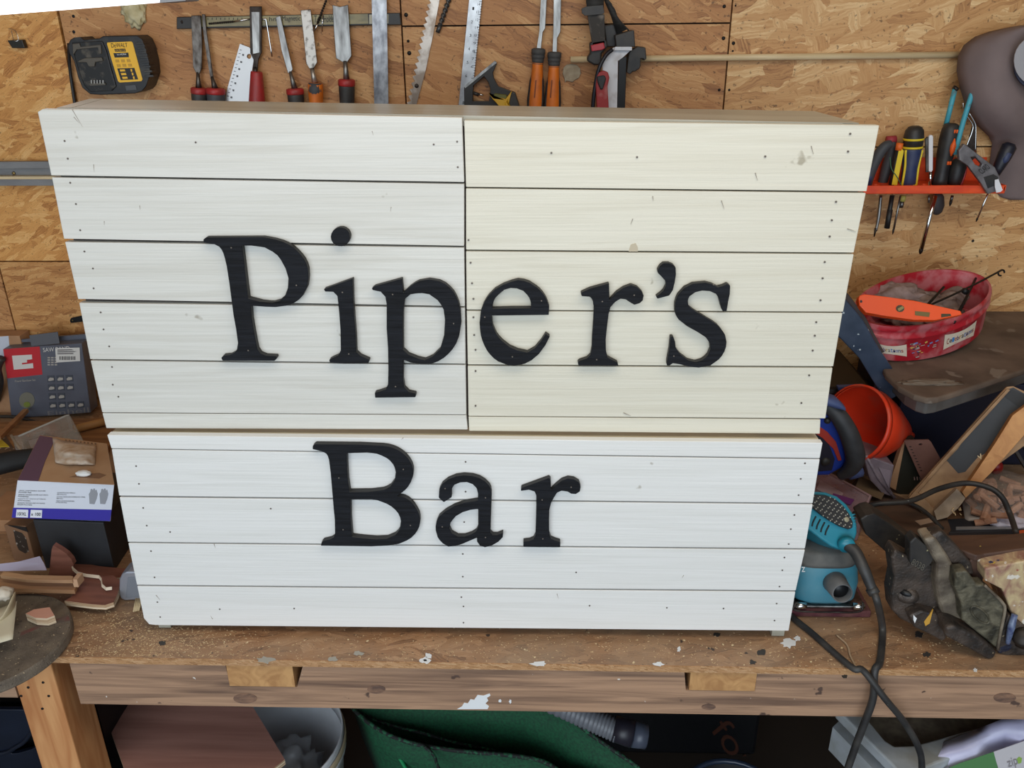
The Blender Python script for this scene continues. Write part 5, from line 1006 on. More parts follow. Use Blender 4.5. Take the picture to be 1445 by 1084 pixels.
card('hang_hole', [(1215+1.8*math.cos(k*math.pi/4), 425.5+2*math.sin(k*math.pi/4)) for k in range(8)], lev, blk, t2, lift=.001)
card('slot', [(1328, 443), (1341, 443), (1342, 446), (1328, 448)], lev, M('vial_dark', (70, 60, 30), .3), t2, lift=.001)
rodm = M('black_wire', (24, 22, 22), .5, .3)
def in_(x, y, Y): return oy(x, y, Y)
t2 = T('wire_clip', 'long black wire with a hooked end sticking out over the red tub rim', 'wire', in_(1360, 415, 1.6))
tube('wire', [in_(1290, 450, 1.49), in_(1300, 437, 1.5), in_(1345, 416, 1.56), in_(1380, 399, 1.62), in_(1414, 381, 1.68)], .002, rodm, t2, seg=6)
tube('hook', [in_(1414, 381, 1.68)+V((.006*math.cos(a), 0, .006*math.sin(a)-.006)) for a in [k*.7 for k in range(8)]], .0018, rodm, t2, seg=6)
for k, (p, q, lbx) in enumerate((((1346, 455, 1.50), (1378, 391, 1.66), 'steep black rod crossing the right of the red tub'), ((1289, 452, 1.48), (1332, 405, 1.56), 'slanting black rod leaning on the orange spirit level'))):
    tube('rod', [in_(*p), in_(*q)], [.0032, .0022], rodm, None, seg=8, sub=1, label=lbx, cat='rod')
a = in_(1362, 411, 1.585); lathe('rod_joint', a+V((0, -.004, 0)), a+V((0, .004, 0)), [(0, .006), (1, .006)], rodm, None, seg=12, label='small black round joint on the rods in the red tub', cat='joint')
# orange funnel
t = T('orange_funnel', 'orange-red plastic funnel lying on its side right of the sign', 'funnel', oy(1230, 640, 1.33))
fa = oy(1207, 597, 1.415); fb_ = oy(1279, 613, 1.475)
fo = M('funnel_orange', (226, 62, 30), .4, c2=(196, 88, 66), sc=(14, 14, 14), lo=.5, hi=.7)
Rf = pxm(0, 0, fa, 53)
o = lathe('cone', fa, fb_, [(0, Rf), (.02, Rf*1.03), (.2, Rf*1.0), (.4, Rf*.86), (.85, Rf*.4), (.9, Rf*.3), (1.0, Rf*.14)], fo, t, seg=40, caps=False); md = o.modifiers.new('thickness', 'SOLIDIFY'); md.thickness = .002
lathe('rim', fa-(fb_-fa)*.02, fa+(fb_-fa)*.05, [(0, Rf*1.0), (0, Rf*1.05), (1, Rf*1.05), (1, Rf*1.0)], fo, t, seg=40, caps=False)
tube('spout', [fb_, fb_+(fb_-fa)*.12], [Rf*.15, Rf*.09], fo, t)
# blue power tool
t = T('power_tool', 'blue power tool with a black rubber grip behind the right edge of the sign', 'power tool', oy(1185, 670, 1.305))
bl2 = M('tool_blue', (30, 58, 150), .4); gr2 = M('tool_rubber', (42, 43, 46), .55, c2=(60, 60, 62), sc=(30, 30, 30)); slate = M('tool_slate', (74, 88, 132), .5)
py_('body', [(1120, 578), (1160, 576), (1172, 585), (1188, 612), (1197, 640), (1196, 652), (1188, 662), (1170, 672), (1120, 674)], 1.300, .05, bl2, t, bevel=.006, seg=3)
tube('grip', [oy(1166, 570, 1.300), oy(1184, 588, 1.290), oy(1199, 615, 1.285), (oy(1207, 645, 1.285)), oy(1200, 662, 1.290), oy(1185, 672, 1.300)], [.012, .0145, .016, .0165, .013, .008], gr2, t, seg=14)
loft('battery_cap', [sring(oy(x, y, 1.290), (0, 1, 0), (0, 0, 1), .016, r, 12, .8) for x, y, r in ((1150, 566, .008), (1164, 563, .009), (1178, 567, .009), (1189, 573, .004))], slate, t, smooth=True)
py_('inner_red', [(1150, 598), (1168, 610), (1180, 624), (1188, 650), (1183, 651), (1176, 634), (1160, 618), (1150, 612)], 1.298, .006, M('tool_red', (176, 54, 40), .5), t, bevel=.001)
py_('dark_recess', [(1120, 604), (1152, 612), (1168, 622), (1178, 648), (1174, 664), (1120, 668)], 1.2985, .004, M('tool_dark', (26, 22, 40), .6), t)
for x, y, r in ((1168, 594, 5), (1165, 652, 7)): p = oy(x, y, 1.298); lathe('boss', p+V((0, -.003, 0)), p+V((0, .006, 0)), [(0, pxm(0, 0, p, r*.7)), (.4, pxm(0, 0, p, r)), (1, pxm(0, 0, p, r))], black_pl, t, seg=16)
tube('blue_foot', [oy(1198, 668, 1.300), oy(1214, 664, 1.305)], .012, slate, t)
# organiser box
t = T('organiser_box', 'clear pinkish plastic organiser with purple labels beside the teal sander', 'box', oz(1190, 715, BZ))
pk = M('pink_clear_plastic', (176, 150, 162), .25, c2=(200, 178, 186), sc=(20, 20, 20), alpha=.5)
oq = [(1150, 664), (1160, 663), (1228, 701), (1216, 727), (1140, 704)]
v, f = gprism([[oz(x, y, BZ+.055) for x, y in oq]], (0, 0, -.054)); obj('box_body', v, f, pk, t, bevel=.003)
tube('rim', [oz(x, y, BZ+.055) for x, y in oq[1:4]], .003, M('pink_rim', (186, 160, 170), .3, alpha=.8), t, sub=1)
pl_ = M('label_purple', (112, 58, 122), .5)
pz_('label', [(1158, 678), (1190, 696), (1184, 706), (1152, 690)], BZ+.057, .001, M('label_pale_pink', (170, 150, 156), .5), t); pz_('label', [(1176, 696), (1206, 705), (1200, 712), (1172, 704)], BZ+.0585, .001, pl_, t); pz_('label', [(1192, 700), (1204, 704), (1202, 720), (1194, 722)], BZ+.03, .001, pl_, t)
pz_('contents', [(1150, 680), (1214, 708), (1208, 718), (1146, 700)], BZ+.02, .015, M('contents_red', (138, 72, 76), .6), t)
t = T('clear_bin', 'small clear plastic bin with a grey-violet tint standing below the funnel', 'bin', oz(1245, 700, BZ))
cb = M('violet_clear', (128, 116, 128), .3, c2=(158, 146, 156), sc=(25, 25, 25), alpha=.75)
v, f = gprism([[oy(x, y, 1.36) for x, y in ((1218, 643), (1224, 643), (1262, 657), (1256, 690), (1266, 704), (1246, 697), (1228, 678))]], (0, .07, 0)); obj('bin_body', v, f, cb, t, bevel=.002)
tube('rim', [oy(1222, 643, 1.36), oy(1240, 676, 1.36), oy(1262, 702, 1.36)], .003, cb, t, sub=1); py_('label', [(1240, 660), (1257, 664), (1254, 688)], 1.358, .001, M('label_violet', (150, 138, 150), .5), t)
# brown boards on the bench
brd = M('dusty_brown_board', (98, 74, 58), .8, c2=(74, 56, 44), sc=(10, 40, 10))
pz_('brown_board', [(1198, 688), (1211, 673), (1246, 690), (1336, 730), (1342, 748), (1330, 760), (1300, 764), (1240, 722)], BZ+.014, .013, brd, label='dusty brown board lying flat behind the bench vice', cat='board')
pz_('cardboard_piece', [(1206, 690), (1213, 672), (1252, 688), (1244, 704)], BZ+.030, .002, M('dull_card', (116, 96, 72), .8), label='dull brown card scrap between the organiser and the clear bin', cat='card')
pz_('masking_tape_piece', [(1291, 735), (1312, 731), (1318, 736), (1299, 741)], BZ+.0155, .001, M('tape_pink', (176, 150, 128), .7), label='pale strip of tape stuck on the dusty brown board', cat='tape')
# dark leaflet with lettering and pale ruler plate
t = T('dark_folder', 'dark green folder with a wood-coloured edge standing below the funnel', 'folder', oz(1285, 705, BZ))
py_('cover', [(1263, 692), (1268, 660), (1277, 622), (1290, 618), (1314, 672), (1300, 700), (1284, 708)], 1.405, .012, M('folder_dark', (40, 40, 32), .6), t)
py_('page_edge', [(1254, 686), (1264, 692), (1277, 625), (1273, 629)], 1.403, .012, M('page_edge', (178, 138, 104), .7), t)
text('lettering', 'ill', [(1289, 672.5), (1299, 673), (1299.5, 678), (1289.5, 677.5)], lambda a, b: oy(a, b, 1.4045), M('print_pink', (190, 160, 150), .6), t); 
t = T('pink_ruler_plate', 'pinkish brown ruled plate with a hole leaning on the dark folder', 'plate', oy(1300, 670, 1.39))
py_('plate', [(1276, 623), (1279, 621.5), (1311, 621), (1314, 624), (1334, 660), (1318, 690), (1300, 677)], 1.39, .003, M('plate_pink_brown', (124, 88, 78), .5, c2=(108, 76, 68), sc=(20, 20, 20)), t, holes=[[(1299+3*math.cos(a*math.pi/4), 627.5+1.5*math.sin(a*math.pi/4)) for a in range(8)]])
for k in range(9): x = 1283+k*1.9; y = 630+k*4.2; card('graduation', [(x, y), (x+3, y), (x+3.2, y+.9), (x+.2, y+.9)], lambda a, b: oy(a, b, 1.39), blk, t)
# timber trough: black faced channel with sawn battens
t = T('timber_trough', 'black painted timber channel with sawn end leaning in the heap at the right', 'timber', oz(1310, 730, BZ))
pA, pB, pC = oz(1281, 703, BZ+.03), oz(1350, 716, BZ+.03), oy(1424, 548, 1.37)
nT = (pB-pA).cross(pC-pA).normalized(); 
if nT.dot(EYE-pA) < 0: nT = -nT
fT = lambda a, b: hit(a, b, pA, nT)
tw = M('trough_wood', (172, 138, 102), .7, c2=(140, 108, 78), sc=(30, 30, 30)); tbk = M('trough_black', (18, 18, 20), .5, c2=(38, 38, 42), sc=(10, 10, 10))
v, f = gprism([[fT(x, y) for x, y in ((1281, 703), (1284, 697), (1345, 630), (1398, 570), (1421, 546), (1430, 545), (1445, 552), (1500, 590), (1368, 685), (1340, 715), (1316, 722))]], -nT*.012); base_ = obj('base_board', v, f, tw, t, bevel=.001)
card('black_face', [(1336, 650), (1352, 633), (1372, 603), (1400, 573), (1424, 549), (1430, 547), (1446, 556), (1490, 590), (1380, 645), (1362, 666), (1352, 668)], fT, tbk, base_, lift=.0006)
card('black_patch', [(1418, 560), (1428, 550), (1446, 558), (1470, 575), (1446, 580)], fT, M('black_dull', (30, 30, 32), .6), base_, lift=.0016)
def rib(nm, q, hgt, mt):
    v, f = gprism([[fT(x, y)+nT*hgt for x, y in q]], -nT*hgt); return obj(nm, v, f, mt, t, bevel=.0008)
rib('side_batten', [(1355, 692), (1363, 680), (1400, 625), (1425, 585), (1500, 530), (1500, 560), (1446, 607), (1395, 665), (1360, 700)], .03, M('sawn_pine', (206, 150, 92), .6, c2=(180, 122, 70), sc=(40, 40, 40), dist=1))
rib('side_batten', [(1281, 703), (1340, 636), (1420, 549), (1425, 550), (1343, 640), (1287, 704)], .008, tw)
v, f = gprism([[fT(x, y)+nT*.028 for x, y in ((1316, 718), (1348, 687), (1360, 700), (1356, 706), (1350, 714), (1335, 727), (1320, 731))]], -nT*.028); obj('sawn_end', v, f, M('grey_sawn', (178, 160, 140), .8, c2=(150, 132, 112), sc=(50, 50, 50)), t, bevel=.0008)
rib('end_block', [(1281, 703), (1290, 692), (1300, 698), (1318, 718), (1322, 730), (1300, 722)], .012, tw)
for a, b in (((1381, 645), (1376, 641)), ((1381, 646), (1380, 638))): tube('splinter', [fT(*a)+nT*.032, fT(*b)+nT*.034], .0009, wood_pale, t, seg=5, sub=1)
rr = random.Random(4)
for k in range(7): x, y = 1346+rr.uniform(-6, 8), 718+rr.uniform(-6, 5); tube('splinter', [fT(x, y)+nT*.03, fT(x+rr.uniform(-3, 3), y+rr.uniform(1, 5))+nT*.035], .0008, wood_pale, t, seg=5, sub=1)
# bag of dowel pegs
t = T('peg_bag', 'clear plastic bag of short wooden pegs behind the bench vice', 'bag', oz(1410, 735, BZ))
bm_ = M('bag_film', (226, 214, 204), .15, alpha=.16)
pc = oz(1420, 722, BZ+.03)
G = M('peg_wood', (196, 150, 122), .7, c2=(160, 116, 92), sc=(60, 60, 60))
lump('film', pc+V((.02, .03, .012)), (.085, .06, .034), bm_, t, seed=9, amp=.12, freq=2)
rows = [[oz(1356+6*u+40*s, 698+38*u-4*s+s*s*0, BZ+.03-.02*u+.015*s) for s in [k/6 for k in range(7)]] for u in [i/6 for i in range(7)]]
sheet('film_flap', rows, M('bag_film_pale', (190, 180, 172), .25, alpha=.65), t, th=.0004)
lump('white_liner', oz(1432, 736, BZ+.012), (.05, .02, .011), M('white_liner', (220, 216, 232), .4), t, seed=12, amp=.3)
rr = random.Random(5)
for k in range(70):
    c = pc+V((rr.uniform(-.045, .09), rr.uniform(-.025, .07), rr.uniform(-.016, .03))); a = rr.uniform(0, 6.3); b = rr.gauss(0, .35); d = V((math.cos(a)*math.cos(b), math.sin(a)*math.cos(b), math.sin(b)))*.017
    c.z = max(c.z, BZ+.011+abs(d.z))
    v, f = gtube([c-d, c+d], .0056, 8, 1)
    o = obj('peg', v, f, G, t, smooth=False)
t = T('metal_rail', 'dark grey metal rail with a bright strip lying in front of the peg bag', 'rail', oz(1390, 745, BZ))
pz_('rail', [(1322, 738), (1332, 733), (1500, 724), (1500, 746), (1330, 752)], BZ+.012, .011, M('rail_dark', (58, 60, 66), .4, .4), t, bevel=.001); pz_('strip', [(1349, 743.5), (1500, 740), (1500, 745), (1349, 747)], BZ+.0135, .0015, M('rail_light', (170, 172, 176), .35, .5), t)
t = T('vent_grille', 'row of dull grey metal slats at the right edge behind the trough', 'grille', oy(1440, 640, 1.48))
for k in range(5): py_('slat', [(1420+k*9, 618-k*12), (1424+k*9, 616-k*12), (1452+k*9, 662-k*12), (1448+k*9, 664-k*12)], 1.405, .012, M('slat_grey', (84, 80, 78), .5, .4), t)
lump('red_ball', oy(1405, 659, 1.40), (.012, .012, .014), M('knob_red', (150, 24, 24), .4), seed=1, amp=.05, sub=3, label='dark red rounded ball in the shadows right of the timber trough', cat='knob')
pz_('orange_clip', [(1430, 752), (1438, 748), (1500, 744), (1500, 754), (1445, 757)], BZ+.03, .01, M('clip_orange', (206, 84, 38), .5), label='orange plastic clip at the right edge above the vice jaw', cat='clip', bevel=.002)
# ---- sander
t = T('sander', 'teal palm sander with a dotted black grip and a grey dust port beside the sign', 'sander', oz(1180, 845, BZ))
teal = M('teal_plastic', (24, 118, 138), .35, c2=(40, 130, 150), sc=(12, 12, 12)); teald = M('dusty_teal', (58, 128, 150), .5, c2=(90, 140, 155), sc=(16, 16, 16))
sx = oy(1182, 800, 1.07).x; sy = 1.105
sc_ = V((sx, sy, 0))
def pk_(x, y, Y): return oy(x, y, Y)
box('sandpaper', V((.376, 1.045, BZ+.0005)), (.122, 0, 0), (0, .11, 0), (0, 0, .012), M('maroon_pad', (92, 44, 54), .9, c2=(120, 78, 74), sc=(40, 40, 40)), t, bevel=.002)
box('base_plate', V((.382, 1.05, BZ+.013)), (.108, 0, 0), (0, .10, 0), (0, 0, .004), steel, t, bevel=.001)
for x0_ in (.384, .470): tube('clamp_bar', [V((x0_, 1.047, BZ+.02)), V((x0_+.016, 1.047, BZ+.02))], .0055, chrome, t)
tube('clamp_wire', [V((.382, 1.043, BZ+.028)), V((.384, 1.040, BZ+.016)), V((.44, 1.040, BZ+.014)), V((.478, 1.040, BZ+.016)), V((.482, 1.044, BZ+.03))], .0016, dark_steel, t, seg=6)
def ring_s(z, cx, cy, rx, ry, e=.55, n=28): return sring((cx, cy, z), (1, 0, 0), (0, 1, 0), rx, ry, n, e)
z0 = BZ+.020
loft('lower_housing', [ring_s(z0, .430, 1.10, .046, .048), ring_s(z0+.006, .430, 1.10, .051, .052), ring_s(z0+.03, .431, 1.10, .0515, .052), ring_s(z0+.055, .428, 1.10, .050, .050), ring_s(z0+.072, .424, 1.10, .046, .046), ring_s(z0+.080, .422, 1.10, .040, .042)], teald, t, smooth=True)
loft('grey_collar', [ring_s(z0+.064, .426, 1.10, .0485, .0485), ring_s(z0+.070, .426, 1.10, .0490, .049), ring_s(z0+.084, .422, 1.10, .046, .046), ring_s(z0+.088, .420, 1.10, .043, .043)], M('dusty_rubber', (78, 78, 76), .75, c2=(104, 102, 98), sc=(30, 30, 30)), t, smooth=True)
gc = oy(1168, 742, 1.052); gn_ = V((.12, -.86, .50)).normalized()
fU = lambda a, b: hit(a, b, gc, gn_)
def up_(nm, q, hgt, th, mt, bev): 
    v, f = gprism([[fU(x, y)+gn_*hgt for x, y in q]], -gn_*th); return obj(nm, v, f, mt, t, bevel=bev, seg=5, smooth=False)
tq_ = [(1134, 700), (1150, 694), (1168, 695), (1184, 701), (1197, 712), (1206, 725), (1211.5, 740), (1212, 753), (1208, 765), (1199, 774), (1189, 777), (1176, 772), (1160, 761), (1146, 750), (1134, 744)]
o = up_('upper_housing', tq_, -.004, .062, teal, .014)
gq = [(1140, 701), (1150, 698), (1164, 699), (1177, 704), (1188, 713), (1197, 725), (1202.5, 737), (1202, 745), (1196, 747), (1184, 743), (1170, 735), (1158, 727), (1147, 718), (1140, 712)]
up_('pad_surround', [(1171+(x-1171)*1.045, 724+(y-724)*1.06) for x, y in gq], -.0015, .006, teal, .002)
up_('grip_pad', gq, .0035, .007, M('grip_pad_black', (34, 32, 32), .7), .0025)
import mathutils.geometry as mg
v = []; f = []
for i in range(-9, 10):
    for j in range(-6, 7):
        x = 1171+i*6.2+(j % 2)*3.1+j*.8; y = 724+j*4.4+i*2.6
        if not (1142 < x < 1200 and 700 < y < 745): continue
        ins = False; m = len(gq)
        for k in range(m):
            x1, y1 = gq[k]; x2, y2 = gq[(k+1) % m]
            if (y1 > y) != (y2 > y) and x < (x2-x1)*(y-y1)/(y2-y1)+x1: ins = not ins
        if not ins: continue
        c = fU(x, y)+gn_*.0036; n = len(v); gx = V((1, 0, 0)); gy_ = gn_.cross(gx).normalized()
        for k in range(6): v.append(c+gx*.0011*math.cos(k*math.pi/3)+gy_*.0011*math.sin(k*math.pi/3))
        v.append(c+gn_*.0009); f += [(n+k, n+(k+1) % 6, n+6) for k in range(6)]
obj('grip_dots', v, f, M('dusty_dots', (160, 155, 142), .9), t, kind='stuff')
def sur(px, py, Y=1.046): return oy(px, py, Y)
for k in range(4):
    x = 1150+k*6.2; y = 729+k*4.2
    tube('vent_slot', [fU(x+3, y)-gn_*.004, fU(x-1, y+8)-gn_*.004, fU(x-2.5, y+14)-gn_*.004], .0013, M('slot_black', (14, 22, 26), .6), t, seg=6)
for k in range(5): tube('rib', [fU(1204+k*.9, 727+k*4)-gn_*.004, fU(1209+k*.5, 726+k*4.3)-gn_*.006], .0012, teal, t, seg=6)
a = oy(1174, 816, 1.062); b = oy(1189, 838, 1.012)
o = lathe('dust_port', a, b, [(0, .019), (.4, .0165), (1, .0145)], M('port_grey', (78, 80, 82), .5, c2=(98, 98, 98), sc=(30, 30, 30)), t, seg=24, caps=False); md = o.modifiers.new('thickness', 'SOLIDIFY'); md.thickness = .0018; md.offset = -1
lathe('port_inside', a+(b-a)*.4, a+(b-a)*.72, [(0, .013), (1, .0125)], blkp, t, seg=20)
text('lettering', 'z', [(1131, 800), (1136, 800), (1136, 807), (1131, 807)], lambda x, y: oy(x, y, 1.0475), white_pl, t)
bc_ = fU(1193, 733)+gn_*.0034
lathe('badge', bc_, bc_+gn_*.001, [(0, .004), (1, .0035)], M('badge_cream', (150, 142, 118), .5), t, seg=14)
lathe('cable_collar', oy(1193, 765, 1.045), oy(1196, 772, 1.035), [(0, .012), (1, .0115)], teal, t, seg=18)
cab = M('cable_black', (36, 36, 38), .5, c2=(60, 58, 56), sc=(30, 30, 30), specks=(((170, 175, 175), 70, .72),))
cz_ = BZ+.0045
tube('cable_sleeve', [oy(1194, 768, 1.042), oy(1207, 779, 1.03), oy(1219, 803, 1.01), oy(1228, 825, 1.0), oy(1233, 836, .995)], [.0085, .0088, .0082, .0072, .0068], cab, t, seg=12)
tube('cable_cuff', [oy(1229, 830, .998), oy(1234, 838, .994)], .0085, cab, t)
tube('cable', [oy(1232, 834, .996), oy(1238, 850, .985), oz(1245, 885, cz_+.008), oz(1244, 915, cz_), oz(1241, 936, cz_), V((oz(1238, 955, BZ).x, BF-.006, BZ-.0)), oy(1232, 985, BF-.012), oy(1220, 1020, BF-.012), oy(1205, 1060, BF-.01), oy(1190, 1110, BF-.01), oy(1184, 1180, BF-.01)], .0052, cab, t, seg=10)
tube('power_cable', [oz(1060, 840, cz_)+V((0, .06, 0)), oz(1117, 870, cz_), oz(1145, 893, cz_), oz(1180, 924, cz_), oz(1205, 944, cz_+.002), V((oz(1222, 958, BZ).x, BF-.010, BZ+.004)), oy(1248, 985, BF-.022), oy(1275, 1018, BF-.016), oy(1296, 1055, BF-.012), oy(1301, 1090, BF-.012), oy(1298, 1180, BF-.012)], .0048, cab, None, label='worn black cable running from under the sign over the bench edge', cat='cable')
tube('black_cable', [oz(1195, 736, BZ+.05), oz(1216, 718, BZ+.07), oz(1240, 711, BZ+.085), oz(1285, 707, BZ+.09), oz(1325, 690, BZ+.095), oz(1362, 682, BZ+.10), oz(1395, 688, BZ+.10), oz(1414, 702, BZ+.09), oz(1425, 725, BZ+.065), oz(1434, 752, BZ+.06)], .0046, cab, None, label='thick black cable arching over the peg bag behind the vice', cat='cable')
tube('black_cable', [oz(1196, 735, BZ+.04), oz(1220, 717, BZ+.062), oz(1262, 707, BZ+.072), oz(1290, 713, BZ+.07), oz(1312, 728, BZ+.05), oz(1330, 747, BZ+.03)], .0036, cab, None, label='thinner black cable curving down to the metal rail behind the vice', cat='cable')
tube('string', [oz(1180, 896, BZ+.002), oz(1195, 910, BZ+.002), oz(1200, 926, BZ+.002), oz(1207, 940, BZ+.002), oz(1209, 948, BZ+.002)], .0014, M('beige_string', (176, 150, 122), .8), None, seg=6, label='short piece of beige string lying near the bench front by the cables', cat='string')
# ---- bench vice
t = T('bench_vice', 'big worn cast iron bench vice splashed with paint at the right end of the bench', 'vice', oz(1340, 905, BZ))
iron = M('cast_iron', (88, 76, 68), .5, .25, (42, 38, 36), (34, 34, 34), det=8, bump=1, bsc=(140, 140, 140), specks=(((150, 136, 112), 120, .7), ((30, 36, 56), 22, .66)))
ironp = M('pale_iron', (146, 134, 116), .5, .2, (86, 76, 66), (30, 30, 30), det=8, bump=.8, bsc=(90, 90, 90), specks=(((170, 158, 136), 120, .68),))
shi = M('greenish_iron', (112, 106, 88), .5, .2, (44, 42, 34), (44, 44, 44), det=8, dist=.8, bump=1, bsc=(120, 120, 120))
blki = M('black_iron', (40, 39, 40), .5, .2, c2=(62, 58, 54), sc=(30, 30, 30), bump=.5, specks=(((180, 170, 130), 130, .72),))
wdj = M('brown_jaw_wood', (84, 58, 44), .6, c2=(62, 42, 34), sc=(6, 40, 40), specks=(((170, 145, 70), 90, .72),))
def vp(nm, q, Y, th, mt, bev=.004, **k): return py_(nm, q, Y, th, mt, t, bevel=bev, seg=3, **k)
vp('slide_bar', [(1214, 733), (1222, 728), (1234, 725), (1260, 742), (1290, 765), (1320, 784), (1315, 800), (1290, 800), (1262, 790), (1244, 774), (1222, 755)], 1.09, .035, blki, .005)
vp('rear_casting', [(1258, 788), (1264, 776), (1292, 792), (1322, 800), (1326, 850), (1338, 880), (1336, 900), (1330, 905), (1312, 892), (1290, 884), (1270, 874), (1259, 862), (1257, 840), (1262, 815)], 1.0, .03, iron, .009)
lathe('boss', oy(1277, 838, .998), oy(1279, 838, 1.02), [(0, .012), (.2, .017), (1, .02)], iron, t, seg=24, flat=.75)
lathe('bolt_hole', oy(1277, 837, .9965), oy(1278, 837, .999), [(0, .0085), (1, .0085)], blkp, t, seg=20, flat=.5)
vp('front_pad', [(1283, 870), (1300, 862), (1322, 868), (1334, 884), (1336, 902), (1330, 906), (1312, 896), (1290, 886)], .982, .03, iron, .008)
vp('nameplate', [(1284, 766), (1292, 758), (1322, 782), (1316, 794), (1303, 808), (1284, 795)], .992, .02, blki, .002)
text('lettering', '8038', [(1289, 788), (1306, 797), (1302, 806), (1285, 796)], lambda a, b: oy(a, b, .9915), M('cast_letters', (104, 98, 88), .5, .3), t)
vp('fixed_jaw', [(1303, 762), (1320, 758), (1339, 786), (1350, 806), (1347, 826), (1356, 851), (1359, 878), (1348, 884), (1334, 880), (1325, 853), (1320, 823), (1322, 797), (1312, 780)], .985, .03, ironp, .007)
vp('jaw_bracket', [(1313, 757), (1330, 750), (1350, 770), (1372, 796), (1376, 812), (1362, 812), (1345, 800), (1330, 780)], .99, .022, iron, .004)
vp('side_shield', [(1349, 808), (1365, 806), (1380, 826), (1389, 825), (1403, 838), (1414, 849), (1418.5, 860), (1408, 917), (1384, 897), (1358, 876), (1356, 851), (1347, 829)], .966, .02, shi, .003)
tube('shield_rim', [oy(1389, 826, .966), oy(1402, 838, .965), oy(1414, 850, .965), (oy(1418, 861, .965)), oy(1412, 892, .965), oy(1407.5, 917, .965)], .0022, ironp, t, seg=8)
tube('shield_emblem', [oy(1383+13*math.cos(a), 868+9*math.sin(a)+8*math.cos(a), .9655) for a in [k*math.pi/7 for k in range(15)]], .0014, shi, t, seg=6)
vp('foot_rail', [(1334, 886), (1348, 883), (1380, 898), (1408, 921), (1404, 930), (1394, 932), (1372, 919), (1334, 899)], .957, .06, iron, .005)
vp('wooden_jaw', [(1376, 784), (1446, 774), (1560, 758), (1560, 775), (1446, 791), (1392, 802), (1386, 824), (1381, 828), (1368, 812), (1366, 795)], .995, .035, wdj, .002)
jt = oy(1376, 784, .995).z
prism('wooden_jaw_top', [oz(x, y, jt+.002) for x, y in ((1378, 784), (1446, 775), (1560, 760), (1560, 742), (1446, 753), (1337, 755), (1318, 758), (1340, 770))], (0, 0, -.010), wdj, t, bevel=.002)
spl = M('paint_splattered', (140, 98, 88), .35, c2=(196, 176, 136), sc=(60, 60, 26), dist=1, det=7, bump=.6, bsc=(60, 60, 60), specks=(((216, 208, 196), 60, .62), ((200, 170, 60), 40, .69), ((150, 40, 52), 55, .70), ((46, 56, 92), 38, .70)))
vp('moving_jaw', [(1390, 803), (1446, 792), (1560, 776), (1560, 900), (1446, 884), (1430, 870), (1414, 832), (1390, 820)], .972, .06, spl, .004)
vp('lower_slide', [(1408, 922), (1416, 885), (1424, 868), (1446, 884), (1560, 900), (1560, 935), (1446, 926), (1420, 927)], .968, .04, iron, .003)
lathe('screw_collar', oy(1443, 900, .955), oy(1445, 900, .98), [(0, .009), (.1, .0135), (.5, .0135), (.6, .016), (1, .016)], M('collar_dark', (50, 44, 40), .45, .5), t, seg=24); tube('blue_spill', [oy(1432, 867, .966), oy(1427, 885, .962), oy(1422, 908, .962)], [.004, .005, .003], M('pale_blue_paint', (120, 134, 160), .3, c2=(50, 58, 100), sc=(90, 90, 90)), t)
vp('paint_mark', [(1306, 875), (1313, 866), (1317, 860), (1312, 880), (1306, 884), (1304, 878)], .9815, .002, M('mustard_paint', (196, 148, 56), .6), .0003)
vp('paint_mark', [(1289, 868), (1294, 873), (1291, 880), (1289, 875)], .9815, .002, wp, .0003)
# ================================================================ UNDER THE BENCH
SH = .32
t = T('plywood_sheet', 'red-brown plywood sheet lying under the bench beside the leg', 'plywood', oz(270, 1050, .605))
o = pz_('sheet', [(148, 1009), (180, 994), (357, 998), (402, 1072), (392, 1080), (350, 1110), (190, 1125)], .617, .011, M('ply_brown_sheet', (184, 136, 122), .5, c2=(160, 114, 102), sc=(4, 60, 60), specks=(((200, 170, 150), 80, .74),)), t); o.data.materials.append(ply_edge)
for p in o.data.polygons:
    if abs(p.normal.z) < .5: p.material_index = 1
t = T('white_bucket', 'white plastic bucket with a crumpled bag inside under the bench', 'bucket', V((-.475, 1.08, SH)))
bc = V((-.475, 1.082, 0)); wb = M('bucket_white', (206, 210, 216), .4, c2=(188, 190, 194), sc=(10, 10, 10))
o = lathe('body', bc+V((0, 0, SH+.0005)), bc+V((0, 0, .604)), [(0, .0), (0, .115), (.85, .134), (.86, .139), (.9, .139), (.9, .136), (.97, .137), (1, .137)], wb, t, seg=48, caps=False); md = o.modifiers.new('thickness', 'SOLIDIFY'); md.thickness = .0025; md.offset = -1
lathe('rim_band', bc+V((0, 0, .575)), bc+V((0, 0, .59)), [(0, .1385), (.1, .1405), (.9, .1405), (1, .1385)], M('dirty_rim', (176, 160, 132), .7), t, seg=48, caps=False)
lump('crumpled_bag', bc+V((.03, .0, .50)), (.05, .055, .045), M('crumpled_clear', (170, 172, 176), .3, alpha=.7), seed=14, amp=.6, freq=1.6, label='crumpled clear plastic bag inside the white bucket', cat='plastic bag')
lump('white_block', bc+V((.05, -.06, .50)), (.024, .024, .035), white_pl, seed=3, amp=.1, freq=1, sub=3, label='white rounded block beside the crumpled bag in the bucket', cat='block')
t = T('navy_tub', 'dark blue plastic tub with a hand hole at the lower left corner', 'tub', V((-.95, 1.1, SH)))
nb = M('glossy_navy', (10, 14, 24), .3, c2=(26, 34, 50), sc=(6, 6, 6))
py_('front', [(-120, 1000), (120, 1003), (130, 1200), (-120, 1200)], 1.02, .008, nb, t, holes=[[(14, 1061), (22, 1057), (34, 1050), (44, 1038), (54, 1036), (54, 1052), (44, 1058), (26, 1063), (16, 1064)]], bevel=.001)
p1, p2 = oy(-120, 1000, 1.02), oy(120, 1003, 1.02); p3 = oy(-120, 1200, 1.02)
